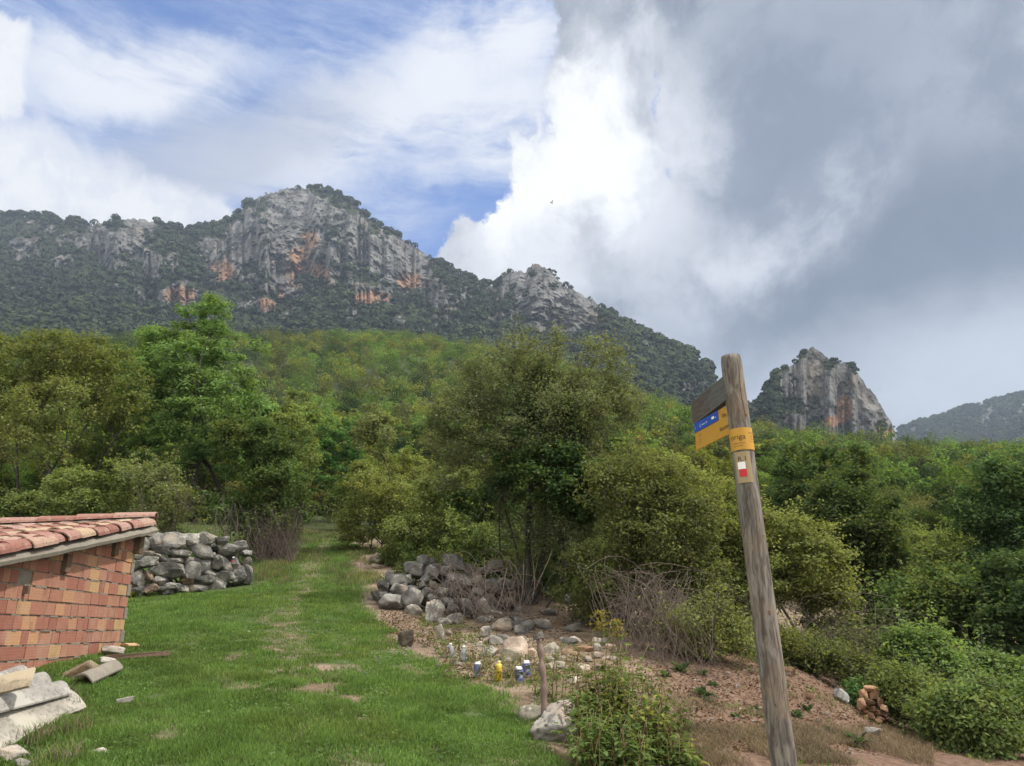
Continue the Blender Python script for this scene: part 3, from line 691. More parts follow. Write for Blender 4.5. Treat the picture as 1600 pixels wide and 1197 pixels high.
# verge: band of cement under the edge tiles, with tile slips showing
vg = MB(); sv = np.linspace(-6.6, sA, 90); jit = fbm(np.c_[sv * 4, sv * 0, sv * 0], 3, 5)
V = []
for i, s in enumerate(sv):
    n_ = nA + (nB - nA) * (s - sA) / (sB - sA) if s > sB else nB
    j = jit[i] * 0.014
    for (dn, dz) in ((-0.12, -0.01), (0.0, 0.0), (0.010, 0.035), (-0.01, 0.066), (-0.12, 0.10)): V.append(wpt(s, n_ + dn + j, zr(s) + dz + j * 0.8))
F = [[i * 5 + k, i * 5 + (k + 1) % 5, (i + 1) * 5 + (k + 1) % 5, (i + 1) * 5 + k] for i in range(len(sv) - 1) for k in range(5)]
vg.add(V, np.array(F)); n5 = (len(sv) - 1) * 5; vg.F.setdefault(5, []).append(np.array([[n5 + k for k in range(5)]]))
vg.build('verge', M['mortar'], hut, smooth=False)
def barrel(base, dirv, up, L, w0, w1, h0, thick=0.013, n=9, flip=1):
    """one clay tile: half a tapering barrel along dirv (unit), lower end first"""
    sidev = np.cross(dirv, up); V = []
    ang = np.linspace(0, math.pi, n)
    for (a, wd_) in ((0, w0), (1, w1)):
        for th_ in (0, thick):
            ww, hh = wd_ / 2 - th_, h0 * wd_ / w0 - th_
            for q_ in ang: V.append(base + dirv * L * a + sidev * math.cos(q_) * ww + up * math.sin(q_) * hh * flip)
    k = np.arange(n - 1); f = lambda a, b: np.stack([a * n + k, a * n + k + 1, b * n + k + 1, b * n + k], 1)
    F = np.concatenate([f(0, 2), f(3, 1), f(1, 0), f(2, 3), [[0, 2 * n, 3 * n, n], [n - 1, 2 * n - 1, 4 * n - 1, 3 * n - 1]]])
    return np.array(V), F
rup = np.array([0, 0, 1.0]); rdir = np.array([wd[0], wd[1], rslope]); rdir /= np.linalg.norm(rdir)
upn = np.cross(np.array([wn[0], wn[1], 0]), rdir); upn /= np.linalg.norm(upn); 
if upn[2] < 0: upn = -upn
tl, deck = MB(), MB()
cols = 12
for cidx in range(cols):
    n_ = nA - 0.115 - cidx * 0.215
    drop = -0.012 * cidx
    s = sA - 0.42
    k = 0
    while s > -6.9:
        nn_ = n_ + (0 if s > sB else 0) + RNG.uniform(-0.012, 0.012)
        base = wpt(s, nn_, zr(s) + 0.092 + drop + 0.012 + RNG.uniform(-0.004, 0.008))
        dj = rdir + np.array([wn[0], wn[1], 0]) * RNG.uniform(-0.05, 0.05) + rup * RNG.uniform(-0.01, 0.012); dj /= np.linalg.norm(dj)
        V, F = barrel(base, dj, upn, 0.42, 0.205, 0.16, 0.085); tl.add(V, F)
        s -= RNG.uniform(0.275, 0.325); k += 1
    s = sA - 0.42
    while s > -6.9:                                                   # channel tiles between the barrels
        base = wpt(s, n_ - 0.108, zr(s) + 0.072 + drop + 0.02)
        V, F = barrel(base + upn * 0.05, rdir, upn, 0.42, 0.17, 0.2, 0.05, flip=-1); tl.add(V, F)
        s -= 0.3
tl.build('roof', M['tile'], hut, smooth=False)
V = [wpt(s, n, zr(s) + z - 0.012 * (nA - n) / .215) for z in (0.045, 0.075) for s, n in ((-6.8, nA - 2.6), (sA, nA - 2.6), (sA, nA - 0.1), (-6.8, nA - 0.1))]
deck.add(V, np.array([[0,1,2,3],[4,7,6,5],[0,4,5,1],[1,5,6,2],[2,6,7,3],[3,7,4,0]])); deck.build('roof_deck', M['mortar'], hut)
# ridge along the top: long tiles bedded on mortar
rdg, rbm = MB(), MB()
Rr = P(239, 799, 9.5); Rl = P(-60, 812, 9.15)
rd = Rl - Rr; rd /= np.linalg.norm(rd)
for k in range(7):
    base = Rr - np.array([0, 0, 0.075]) + rd * (0.42 * k + 0.42) - inv + np.array([0, 0, RNG.uniform(-.006, .008)])
    V, F = barrel(base, -rd * 1.0, rup, 0.47, 0.20, 0.165, 0.08); rdg.add(V, F)
rdg.build('ridge', M['tile'], hut)
ss = np.linspace(0, 3.0, 50); V = []
for i, s in enumerate(ss):
    q_ = Rr + rd * s - inv; j = 0.012 * math.sin(i * 1.7) + RNG.uniform(-.006, .006)
    for (dn, dz) in ((0.13, -0.30), (0.115 + j, -0.13), (0.07 + j, -0.085), (-0.09, -0.08), (-0.12, -0.30)): V.append(q_ - np.array([wd[0], wd[1], 0]) * dn + np.array([0, 0, dz]))
F = [[i * 5 + k, i * 5 + (k + 1) % 5, (i + 1) * 5 + (k + 1) % 5, (i + 1) * 5 + k] for i in range(len(ss) - 1) for k in range(5)]
rbm.add(V, np.array(F)); rbm.F.setdefault(5, []).append(np.array([[0, 1, 2, 3, 4]])); 
rbm.build('ridge_bed', M['mortar'], hut)

# ---- rubble, sheets and boards in front of the hut
def sheet(name, label, cat, A, B, width, mat, curl=0.5, thick=0.012, ragged=0.0, waves=1, color=(1, 1, 1), drop=0.3, seed=0):
    """a bowed strip of sheet from A to B, hump across its width"""
    A, B = np.array(A, float), np.array(B, float); rng = np.random.default_rng(seed)
    d = B - A; L = np.linalg.norm(d); d /= L; sidev = np.cross(d, [0, 0, 1.0]); sidev /= np.linalg.norm(sidev); up = np.cross(sidev, d)
    sidev = sidev * math.cos(drop) - up * math.sin(drop); up = np.cross(sidev, d)
    nL, nW = 40, 17; V = []
    for i in range(nL):
        e = i / (nL - 1)
        for j in range(nW):
            f = j / (nW - 1) * 2 - 1
            rag = ragged * (fbm(np.array([[e * 7, f * 3, seed]]), 4, 3)[0]) * (1 if f > 0.7 else 0)
            wv_ = math.cos(f * math.pi * waves / 2 if waves == 1 else f * math.pi * waves) * curl
            # the free corner of a torn sheet is cut back
            ff = f if ragged == 0 else f * (1 - 0.75 * max(0, e - 0.35) ** 1.2 * (f > 0))
            V.append(A + d * L * e + sidev * (ff * width / 2 + rag) + up * wv_)
    V = np.array(V); nrm = up * thick; k = np.arange(nL * nW).reshape(nL, nW)
    q_ = np.stack([k[:-1, :-1], k[:-1, 1:], k[1:, 1:], k[1:, :-1]], 2).reshape(-1, 4); N = len(V)
    rim = np.concatenate([k[0], k[1:, -1], k[-1, ::-1][1:], k[::-1, 0][1:]]); rim = rim
    rq = np.stack([rim[:-1], rim[1:], rim[1:] + N, rim[:-1] + N], 1)
    V2 = np.concatenate([V, V - nrm]); loc = (A + B) / 2
    o_ = obj(name, mesh_np(name, V2 - loc, [np.concatenate([q_[:, ::-1], q_ + N, rq])], False), mat, None, tuple(loc), color)
    return tag(o_, label, cat)
sheet('cement_sheet', 'pale torn fibre cement sheet lying lowest on the rubble at the left edge', 'cement sheet', onray(-130, 1172, 3, 20, .16), onray(117, 1090, 3, 20, .10), 0.40, M['fibre'], 0.03, 0.009, 0.03, 1, (0.92, 0.90, 0.84), 0.55, 3)
sheet('cement_tile', 'long grey lichened half-round cement tile above the torn pale sheet', 'cement tile', onray(-110, 1128, 3, 20, .28), onray(94, 1078, 3, 20, .16), 0.20, M['fibre'], 0.065, 0.012, 0, 1, (0.95, 0.95, 0.95), 0.2, 4)
sheet('cement_tile', 'short grey half-round cement tile nearest the brick wall behind the small board', 'cement tile', onray(-60, 1098, 3, 20, .28), onray(64, 1066, 3, 20, .16), 0.19, M['fibre'], 0.075, 0.012, 0, 1, (0.9, 0.9, 0.9), 0.2, 5)
sheet('cement_tile', 'grey mottled half-round cement tile against the bricks at the far left', 'cement tile', onray(-70, 1092, 3, 20, .30), onray(30, 1054, 3, 20, .20), 0.2, M['fibre'], 0.07, 0.012, 0, 1, (0.85, 0.85, 0.85), 0.1, 6)
bd = MB(); A_ = onray(26, 1077, 3, 20, 0.30)
bd.box((-0.12, -0.01, -0.07), (0.12, 0.012, 0.07), np.array(Matrix.Rotation(R(-14), 4, 'Y') @ Matrix.Rotation(R(-35), 4, 'X')))
tag(bd.build('board', M['fibre'], None, False, tuple(A_ + np.array([0, -0.05, 0.05]))), 'small flat beige board lying on top of the grey cement tiles', 'board')
bpy.data.objects['board'].color = (1.15, 1.0, 0.78, 1)
# tile rest and plank by the hut's corner
sheet('roof_tile', 'mossy old tile slanting down to the grass at the foot of the hut corner', 'roof tile', onray(128, 1062, 3, 20, .08), onray(178, 1040, 3, 20, .06), 0.17, M['mortar'], 0.05, 0.014, 0, 1, (1, 1, 1), 0.2, 8)
bd = MB(); A_ = onray(214, 1031, 4, 20); bd.box((-0.30, -0.02, -0.02), (0.30, 0.02, 0.02), np.array(Matrix.Rotation(R(-4), 4, 'Y') @ Matrix.Rotation(R(20), 4, 'Z')), 0.005, RNG)
tag(bd.build('plank', M['timber'], None, False, (A_[0], A_[1], h1(A_[0], A_[1]) + 0.045)), 'thin brown wooden plank lying in the grass beside the hut corner', 'plank')

def stone(name, label, cat, u, v, w_, h_, Y, mat, sub=3, group=None, depth=None, seed=None, rot=0.25, planes=11, rough=0.1, sink=None, color=(1, 1, 1), parent=None, pits=0.0):
    """a stone whose middle is at pixel (u,v) at distance Y and whose size is w_ x h_ pixels there"""
    rng = np.random.default_rng(seed if seed is not None else int(u * 13 + v * 7))
    if Y is None: Y = onray(u, v + h_ * 0.40, 3.5, 30)[1] + (w_ + h_) * 0.15 / 120
    c_ = P(u, v, Y); k = Y / FPX * 1.04; sz = (w_ * k * 1.16, (depth or (w_ + h_) / 2) * k * 1.1, h_ * k * 1.16)
    V, F = rock(rng, sz, sub, planes, rough, pits); from mathutils import Euler
    Rm = np.array(Euler((rng.uniform(-rot, rot), rng.uniform(-rot, rot), rng.uniform(-.5, .5))).to_matrix()); V = V @ Rm.T
    base = parent.location if parent is not None else (0, 0, 0)
    o_ = obj(name, mesh_np(name, V, F, True if sub > 3 else False), mat, parent, tuple(c_ - np.array(base)), color)
    if label: tag(o_, label, cat, group)
    return o_

# ---- dry stone wall, left
wl = P(300, 925, 15.2); dsw = thing('dry_stone_wall', 'waist-high dry stone wall of grey limestone blocks behind the brick hut', 'stone wall', (wl[0], wl[1], wl[2]))
LW = [(290,335,120,170),(430,300,160,160),(605,300,280,170),(805,290,135,155),(960,275,190,130),(1110,300,130,90),(480,395,200,90),(320,455,150,80),(395,465,160,80),(650,440,220,120),(500,490,100,90),(890,400,230,190),(1180,390,240,130),(1310,355,150,100),(320,535,230,120),(630,525,160,70),(565,610,300,160),(930,560,190,180),(1055,520,110,150),(800,610,190,180),(1150,560,120,160),(1230,540,150,180),(1370,540,110,120),(1365,620,120,210),(240,690,130,170),(350,670,90,90),(470,720,110,90),(590,765,170,60),(760,710,120,100),(930,710,180,160),(1080,740,160,200),(1180,680,150,110),(1290,710,130,110),(380,800,150,90),(560,830,120,90),(870,790,180,100),(250,820,130,110),(1370,430,110,70),(1000,470,70,80),(740,520,80,90),(700,640,90,90),(1270,620,90,120),(990,640,90,80),(460,800,110,70),(700,800,120,80),(200,560,120,140),(200,420,110,110),(1060,850,90,60)]
for i, (zx, zy, zw, zh) in enumerate(LW):
    u, v = 180 + zx / 6.667, 800 + zy / 6.667
    Y = 15.0 + (u - 300) * 0.008 + RNG.uniform(-.06, .06)
    cc = (1.0, 1.0, 1.0)
    if i == 3: cc = (1.7, 1.7, 1.65)
    elif i in (25, 28, 33): cc = (1.25, 0.95, 0.75)
    else: cc = tuple(np.array((1, 1, 1)) * RNG.uniform(0.7, 1.05))
    stone('stone', None, None, u, v, zw / 6.667, zh / 6.667, Y, M['stone'], 3, seed=i + 100, depth=30, parent=dsw, color=cc, rot=0.1, rough=0.13, planes=9)
for i in range(40):                                                   # the fill behind the face stones
    u, v = RNG.uniform(205, 388), RNG.uniform(848, 925)
    if v < 848 + abs(u - 300) * 0.12: continue
    stone('stone', None, None, u, v, RNG.uniform(16, 28), RNG.uniform(12, 20), 15.45 + RNG.uniform(0, .3), M['stone'], 2, seed=i + 300, parent=dsw, color=(0.8, 0.8, 0.8))
pm_ = MB(); cpt = P(364, 874, 14.50) - wl
for nm, dz, mt, wid in (('white_mark', 0.035, M['white'], 0.045), ('red_mark', -0.03, M['red'], 0.05)):
    V, F = rock(np.random.default_rng(4), (1, 1, 1), 2, 8, 0.1); V = V * np.array([wid, 0.006, 0.032]); V[:, 1] += 0
    obj(nm, mesh_np(nm, V, F), mt, dsw, tuple(cpt + np.array([0.005, 0, dz])))

# ---- tumbled wall, middle
tw = P(680, 930, 12.6); tum = thing('tumbled_wall', 'collapsed dry stone wall of grey boulders tangled in dry vines right of the path', 'stone wall', (tw[0], tw[1], tw[2]))
HP = [(480,125,100,90),(690,140,175,120),(425,190,165,105),(540,210,95,95),(300,260,215,115),(480,265,75,55),(640,190,85,65),(700,250,95,75),(790,270,105,75),(180,310,95,85),(290,345,135,85),(400,335,145,65),(730,340,105,105),(390,400,155,135),(240,430,165,115),(180,395,85,85),(410,490,155,85),(100,410,75,55),(470,310,85,55),(560,310,70,60),(800,460,115,115),(920,460,115,105),(660,300,90,70),(600,360,90,70),(560,400,80,60),(870,350,110,60),(870,270,90,70),(980,300,120,90),(1070,290,100,90),(330,310,70,60),(230,220,60,50),(520,360,90,80),(350,250,80,70),(640,430,100,90),(700,480,90,70)]
for i, (zx, zy, zw, zh) in enumerate(HP):
    u, v = 560 + zx / 4.706, 850 + zy / 4.706
    vf_ = np.interp(u, [580, 600, 650, 700, 760, 800], [938, 955, 962, 975, 975, 965]); Y = onray(u, vf_, 5, 30)[1] + (vf_ - v) * 0.014 + RNG.uniform(-.06, .06)
    stone('stone', None, None, u, v, zw / 4.706 * .96, zh / 4.706 * .96, Y, M['stone'], 4, seed=i + 500, parent=tum, color=tuple(np.array((1, 1, 1)) * RNG.uniform(0.6, 1.0)), rot=0.3, rough=0.13, planes=12)
for i in range(70):
    u = RNG.uniform(592, 800); v = RNG.uniform(max(880, 935 - (u - 590) * 0.9), 950)
    vf_ = np.interp(u, [580, 600, 650, 700, 760, 800], [938, 955, 962, 975, 975, 965])
    stone('stone', None, None, u, v, RNG.uniform(22, 34), RNG.uniform(16, 26), onray(u, vf_, 5, 30)[1] + (vf_ - v) * 0.014 + 0.28, M['stone'], 2, seed=i + 1500, parent=tum, color=(0.55, 0.52, 0.48)) if i < 25 else None
for i in range(48):                                                   # the scree that trails off into the shade on the right
    u = RNG.uniform(690, 900); v = RNG.uniform(905, 1000) + (u - 800) * 0.06
    stone('stone', None, None, u, v, RNG.uniform(12, 30), RNG.uniform(9, 20), None, M['stone'], 2, seed=i + 700, parent=tum, color=tuple(np.array((1, 1, 1)) * RNG.uniform(0.5, 0.85)))
# ---- single stones
def zst(zx, zy, zw, zh, Y, label, mat='stone', **kw):
    return stone('stone', label, 'stone', 560 + zx / 4.706, 850 + zy / 4.706, zw / 4.706, zh / 4.706, None, M[mat], 4, **kw)
zst(145, 118, 125, 90, 15.4, 'grey stone lying alone above the left end of the tumbled wall', color=(1.25, 1.2, 1.1))
zst(140, 165, 70, 35, 15.2, 'small brown slab tucked under the lone grey stone', 'pale', color=(.8, .7, .6))
zst(562, 500, 125, 180, 11.4, 'tall pointed grey rock standing at the foot of the tumbled wall', rough=0.16, planes=6, color=(1.3, 1.28, 1.25))
zst(635, 575, 100, 70, 11.2, 'grey jagged rock leaning on the right of the pointed rock', color=(1.1, 1.1, 1.05))
zst(602, 665, 68, 115, 9.8, 'dark narrow stone stuck upright behind the plastic bottles', color=(0.7, 0.68, 0.62))
zst(345, 712, 95, 125, 9.35, 'dark brown stump-like stone standing on white gravel at the lawn edge', color=(0.72, 0.62, 0.5), rough=0.2)
zst(1050, 600, 145, 90, 10.3, 'pale rounded rock right under the loop of vine', 'pale', color=(0.95, .95, .9))
zst(935, 650, 75, 100, 9.4, 'grey upright rock left of the small round pale rock', color=(1.5, 1.45, 1.4), pits=.15)
zst(1010, 712, 100, 75, 9.0, 'small round pale rock between the upright grey rock and the pink rock', 'pale')
zst(1165, 775, 185, 145, 8.5, 'large pinkish white rock above the two cans standing together', 'pale', color=(1.15, 1.0, 0.92), rough=0.14)
zst(965, 805, 135, 75, 8.5, 'low grey-white rock behind the yellow bottle', 'pale', color=(.85, .85, .85))
zst(1100, 825, 125, 110, 8.35, 'greenish grey rock in front of the large pinkish rock', 'pale', color=(.82, .86, .78))
zst(1290, 812, 75, 95, 8.3, 'pale stone wedged just left of the wooden stake', 'pale', color=(.9, .9, .88))
zst(1415, 775, 125, 80, 8.4, 'pale stone lying just right of the top of the wooden stake', 'pale', color=(.8, .78, .72))
zst(1550, 800, 110, 60, 8.6, 'reddish stone on the earth right of the stake', 'ochre', color=(.7, .7, .7))
zst(1590, 1010, 70, 60, 7.2, 'small white stone half hidden in the weeds right of the stake', 'pale', color=(1.2, 1.2, 1.2))
bz = lambda zx, zy: (800 + zx / 4.571, 950 + zy / 4.571)
u, v = bz(290, 845); stone('boulder', 'pitted grey boulder at the foot of the wooden stake', 'boulder', u, v, 66, 60, None, M['pale'], 5, rough=0.2, planes=9, pits=0.22, seed=77, color=(0.9, 0.9, 0.92))
u, v = bz(125, 765); stone('stone', 'smaller mossy stone behind the left side of the pitted boulder', 'stone', u, v, 34, 30, None, M['stone'], 4, color=(1.2, 1.15, 1.0))
u, v = bz(460, 1065); stone('stone', 'flat tan stone below the boulder at the bottom edge', 'stone', u, v + 1, 66, 28, None, M['pale'], 4, planes=14, seed=5, color=(0.95, 0.78, 0.58), rot=0.08)
u, v = bz(580, 1120); stone('stone', 'small white stone below the flat tan stone', 'stone', u, v + 3, 20, 10, None, M['pale'], 3, color=(1.3, 1.3, 1.3))
u, v = bz(515, 292); stone('stone', 'flat yellowish slab on the earth behind the leafy weeds', 'stone', u, v, 28, 11, None, M['ochre'], 4, color=(.8, .8, .75), planes=16)
for (u, v, w_, h_, lab, cc) in [(192, 1096, 26, 10, 'flat white stone in the grass level with the end of the pale sheet', 1.25), (153, 1176, 20, 10, 'speckled white stone low in the grass near the bottom left', 1.35), (112, 1107, 12, 8, 'small white stone in the grass just right of the pale torn sheet', 1.2), (103, 1183, 12, 20, 'grey stone poking up from the grass at the bottom left', 0.9),
                              (22, 1178, 44, 22, 'pale blue-grey slab at the bottom left corner', 1.1), (40, 1195, 30, 12, 'grey chip beside the slab at the bottom left corner', 0.9), (68, 1147, 14, 7, 'beige pebble under the shade of the torn sheet', 1.0), (175, 1018, 34, 14, 'grey cement lump at the foot of the hut corner', 1.0), (168, 1035, 26, 16, 'grey rough lump in front of the hut corner', 1.0), (130, 1052, 52, 26, 'brown earthy rubble lump below the bricks', 0.8), (137, 1066, 14, 8, 'small white stone below the mossy tile', 1.1), (205, 1010, 26, 10, 'tan stone in the grass right of the hut corner', 1.0),
                              (1415, 0, 0, 0, '', 0)]:
    if not w_: continue
    g_ = onray(u, v + h_ * 0.4, 3.5, 20); Yg = g_[1] if u < 60 or u > 190 or v > 1080 else min(g_[1], 8.6)
    brown = 'brown' in lab or 'tan' in lab
    stone('stone', lab, 'stone', u, v, w_, h_, Yg, M['pale'], 4 if w_ > 15 else 3, color=(cc, cc * (0.85 if brown else 1), cc * (0.65 if brown else 1)), planes=12, rough=0.14)
# half-buried rubble between the cans and the tumbled wall
rngr = np.random.default_rng(31)
for i in range(34):
    u = rngr.uniform(690, 960); v = rngr.uniform(992, 1042) + (u - 800) * 0.05; w_ = rngr.uniform(9, 22)
    stone('stone', 'small pale rubble stone half buried between the cans and the tumbled wall', 'stone', u, v, w_, w_ * rngr.uniform(.5, .8), None, M['pale'], 3, group='rubble stones between the cans and the tumbled wall', seed=1700 + i, color=tuple(np.array((1, .95, .88)) * rngr.uniform(.6, 1.15)), planes=12)
# pocket of ochre masonry, right
rz = lambda zx, zy: (1150 + zx / 3.556, 900 + zy / 3.556)
OM = P(1368, 1105, 9.7); om = thing('stone_pile', 'small ochre masonry stump of stacked reddish stones on the bank right of the post', 'stone pile', tuple(OM))
for i, (zx, zy, zw, zh) in enumerate([(712,660,40,55),(745,628,60,30),(765,665,50,55),(790,680,30,60),(700,720,45,50),(745,705,35,35),(760,738,38,34),(800,700,35,50),(718,756,38,30),(750,775,45,35),(790,760,45,35),(825,770,40,40),(672,802,35,45),(705,795,35,40),(740,810,50,35),(790,805,40,25),(720,690,30,25),(765,828,30,20),(735,650,30,30),(775,640,30,26),(820,735,36,30),(808,795,40,26)]):
    u, v = rz(zx, zy); stone('stone', None, None, u, v, zw / 3.556, zh / 3.556, 9.6 + (zy < 700) * 0.15 + RNG.uniform(-.05, .05), M['ochre'], 3, seed=i + 900, parent=om, color=tuple(np.array((1, .9, .85)) * RNG.uniform(.75, 1.15)), depth=16, rot=.15, planes=12)
for (zx, zy, zw, zh, lab, mt, cc) in [(580,655,55,75,'grey slab tilted against the ivy left of the ochre masonry','stone',(1.1,1.15,1.2)),(755,865,70,45,'rounded grey stone at the foot of the ochre masonry','stone',(1.0,1.0,1.0)),(300,530,60,45,'reddish stone at the top of the earth bank right of the post','ochre',(.8,.8,.8)),(500,545,60,30,'flat ochre stone on the bank above the masonry stump','ochre',(1,.9,.8)),
                                      (930,628,60,35,'pale ochre block lying right of the masonry stump','ochre',(1.2,1.2,1.1)),(915,665,70,35,'long yellowish block below the pale ochre block','ochre',(1.1,1.1,.9)),(870,722,45,35,'grey-brown stone beside the top of the masonry stump','stone',(1.2,1.1,1)),(910,780,45,30,'ochre stone in the weeds right of the stump','ochre',(1,1,.9)),(990,795,60,30,'yellow-brown stone under the weeds further right','ochre',(1.1,1.1,.9)),(1070,700,70,60,'reddish rubble stone among the weeds at the right','ochre',(.9,.8,.8)),(1145,790,50,20,'flat pinkish stone among the weeds at the lower right','ochre',(1.1,.9,.9)),
                                      (880,700,40,30,'brown stone squeezed between stump and yellowish block','ochre',(.7,.7,.7)),(600,605,150,22,'long flat ledge stone above the ivy on the bank','stone',(1.1,1.05,.9)),(405,670,40,30,'brown-red clod on the bank left of the ivy','ochre',(.6,.5,.5)),(1180,830,40,26,'grey stone deep in the lower right weeds','stone',(1.2,1.1,1))]:
    u, v = rz(zx, zy); stone('stone', lab, 'stone', u, v, zw / 3.556, zh / 3.556, onray(u, v + zh * .14, 5, 16)[1] * 0.995, M[mt], 3, color=cc, planes=12)

# scattered pebbles: nobody could count them
def ground_pts(rng, n, ulo, uhi, vlo, vhi, r1=30):
    out = []
    Y = np.geomspace(3.4, r1, 220)
    u = rng.uniform(ulo, uhi, n); v = rng.uniform(vlo, vhi, n)
    A_ = np.array([ray(a, b) for a, b in zip(u, v)])
    X = A_[:, :1] * Y; Z = H0(X.ravel(), np.tile(Y, n)).reshape(n, -1); hit = Z > A_[:, 1:] * Y
    k = np.argmax(hit, 1); ok = hit.any(1); X = X[np.arange(n), k][ok]; YY = Y[k][ok]
    return np.stack([X, YY, H(X, YY)], 1)
pb = MB(); rng = np.random.default_rng(3)
Gp = [(ground_pts(rng, 170, 606, 640, 1000, 1022), (.012, .03)), (ground_pts(rng, 130, 640, 700, 985, 1015), (.012, .03)), (ground_pts(rng, 60, 520, 660, 1000, 1060), (.008, .02)), (ground_pts(rng, 240, 680, 900, 985, 1050), (.015, .05)), (ground_pts(rng, 330, 980, 1500, 1045, 1180), (.010, .04)), (ground_pts(rng, 120, 380, 500, 880, 1000), (.01, .03)), (ground_pts(rng, 90, 350, 760, 1060, 1197), (.006, .016))]
for pts, (a, b) in Gp:
    for q_ in pts:
        V, F = ICO[1]; s = rng.uniform(a, b) ** 1.0 * rng.uniform(.6, 1); V = V * (1 + rng.uniform(-.25, .25, (len(V), 1))) * np.array([s, s * rng.uniform(.6, 1), s * .55]) * .8
        pb.add(V @ rot_rand(rng).T + q_ + [0, 0, s * .15], F)
tag(pb.build('gravel', M['pale']), kind='stuff')

# ---- cans and bottles
m, t, o = new_mat('aluminium'); princ(t, o, (0.72, 0.73, 0.76), 0.32, metal=0.9, spec=0.5); M['alu'] = m
def printed(name, base, light, rough=0.35):
    m, t, o = new_mat(name); p = objco(t); n = t.noise(t.mapping(p, scale=(1, 1, 1.6), loc=(0, 0, 3)), 22, 2, 0.4)
    princ(t, o, t.mix(t.step(n, 0.52, 0.56), base, light), rough, metal=0.25, spec=0.5); return m
M['lilac'] = printed('lilac_print', (0.105, 0.11, 0.215), (0.34, 0.35, 0.45)); M['yellow'] = printed('yellow_print', (0.55, 0.37, 0.012), (0.58, 0.46, 0.05))
m, t, o = new_mat('clear_plastic'); b_ = princ(t, o, (0.45, 0.47, 0.50), 0.18, spec=0.6); b_.inputs['Transmission Weight'].default_value = 0.55; M['clear'] = m
m, t, o = new_mat('black_print'); princ(t, o, (0.02, 0.02, 0.02), 0.6); M['black'] = m
def lathe(prof, n=24):
    V = np.array([[r_ * math.cos(a), r_ * math.sin(a), z] for r_, z in prof for a in np.arange(n) * 2 * math.pi / n]); k = np.arange(n)
    F = np.concatenate([np.stack([i * n + k, i * n + (k + 1) % n, (i + 1) * n + (k + 1) % n, (i + 1) * n + k], 1) for i in range(len(prof) - 1)])
    return V, [F, np.array([k[::-1], k + (len(prof) - 1) * n])]
def can(u, v, Y, label, tilt=(0, 0), k=1.0):
    c_ = onray(u, v, 4, 15); k *= c_[1] / Y
    r_ = thing('drink_can', label, 'drink can', tuple(c_), 0, 'drink cans standing in the weeds'); r_.rotation_euler = (tilt[0], tilt[1], RNG.uniform(0, 6)); r_.scale = (k, k, k)
    V, F = lathe([(.024, 0), (.0265, .004), (.0325, .014), (.0325, .030)]); MB().add(V, F).build('base', M['alu'], r_, True)
    V, F = lathe([(.0329, .016), (.0331, .018), (.0331, .100), (.0329, .102)]); MB().add(V, F).build('label_print', M['lilac'], r_, True)
    V, F = lathe([(.0325, .101), (.0322, .106), (.0262, .118), (.0268, .121), (.0262, .1225), (.0245, .1205), (.023, .1165)]); MB().add(V, F).build('rim', M['alu'], r_, True)
    bx_ = MB(); bx_.box((-.008, -.006, .1168), (.012, .006, .1185)); bx_.build('pull_tab', M['alu'], r_)
    dk = MB(); dk.box((-.02, -.0337, .062), (.016, -.0325, .085)); dk.build('logo', M['black'], r_)
    return r_
can(746, 1059, 7.5, 'lilac and silver drink can standing leftmost, left of the yellow bottle', (0, 0.03), 1.13)
can(812, 1068, 7.0, 'lilac and silver drink can standing in front of the rearmost can, left of the stake', (0, -0.09), 1.12)
can(824, 1058, 7.35, 'lilac drink can at the back, right of and behind another can, next to the stake', (0, -0.07), 1.15)
c_ = onray(779.5, 1064, 4, 15); yb = thing('yellow_bottle', 'tall narrow yellow bottle standing between the drink cans', 'bottle', tuple(c_), R(20))
V, F = lathe([(.026, 0), (.029, .004), (.029, .135), (.026, .145), (.015, .150)]); MB().add(V, F).build('body', M['yellow'], yb, True)
V, F = lathe([(.015, .149), (.015, .170), (.012, .174)], 16); m, t, o = new_mat('pale_yellow_plastic'); princ(t, o, (0.62, 0.58, 0.25), 0.45); MB().add(V, F).build('cap', m, yb, True)
bx_ = MB(); bx_.box((-.022, -.0295, .070), (.022, -.026, .076)); bx_.box((-.019, -.0295, .082), (.014, -.026, .086)); bx_.box((-.004, -.0295, .03), (.006, -.026, .064)); bx_.build('print', M['black'], yb)
for (u, v, Y, lab, ti) in [(707, 1029, 8.3, 'clear crumpled plastic bottle leaning beside the small white cup', 0.25), (723.5, 1034, 8.3, 'small white plastic cup upside down right of the crumpled bottle', -0.05)]:
    c_ = onray(u, v, 4, 15)
    if 'bottle' in lab:
        r_ = thing('plastic_bottle', lab, 'bottle', tuple(c_)); r_.rotation_euler = (0.05, ti * -0.6, 0)
        V, F = lathe([(.028, 0), (.032, .006), (.030, .03), (.033, .05), (.030, .075), (.033, .09), (.022, .125), (.012, .138), (.012, .145)]); V = V + 0.003 * fbm(V * 60, 2, 3)[:, None]; MB().add(V, F).build('body', M['clear'], r_, True)
        V, F = lathe([(.0145, .143), (.0145, .160), (.011, .162)], 14); MB().add(V, F).build('cap', M['white'], r_, True)
    else:
        r_ = thing('plastic_cup', lab, 'cup', tuple(c_)); r_.rotation_euler = (0, 0.08, 0)
        V, F = lathe([(.040, 0), (.041, .004), (.036, .012), (.030, .075), (.024, .088), (.010, .092)]); MB().add(V, F).build('body', M['white'], r_, True)

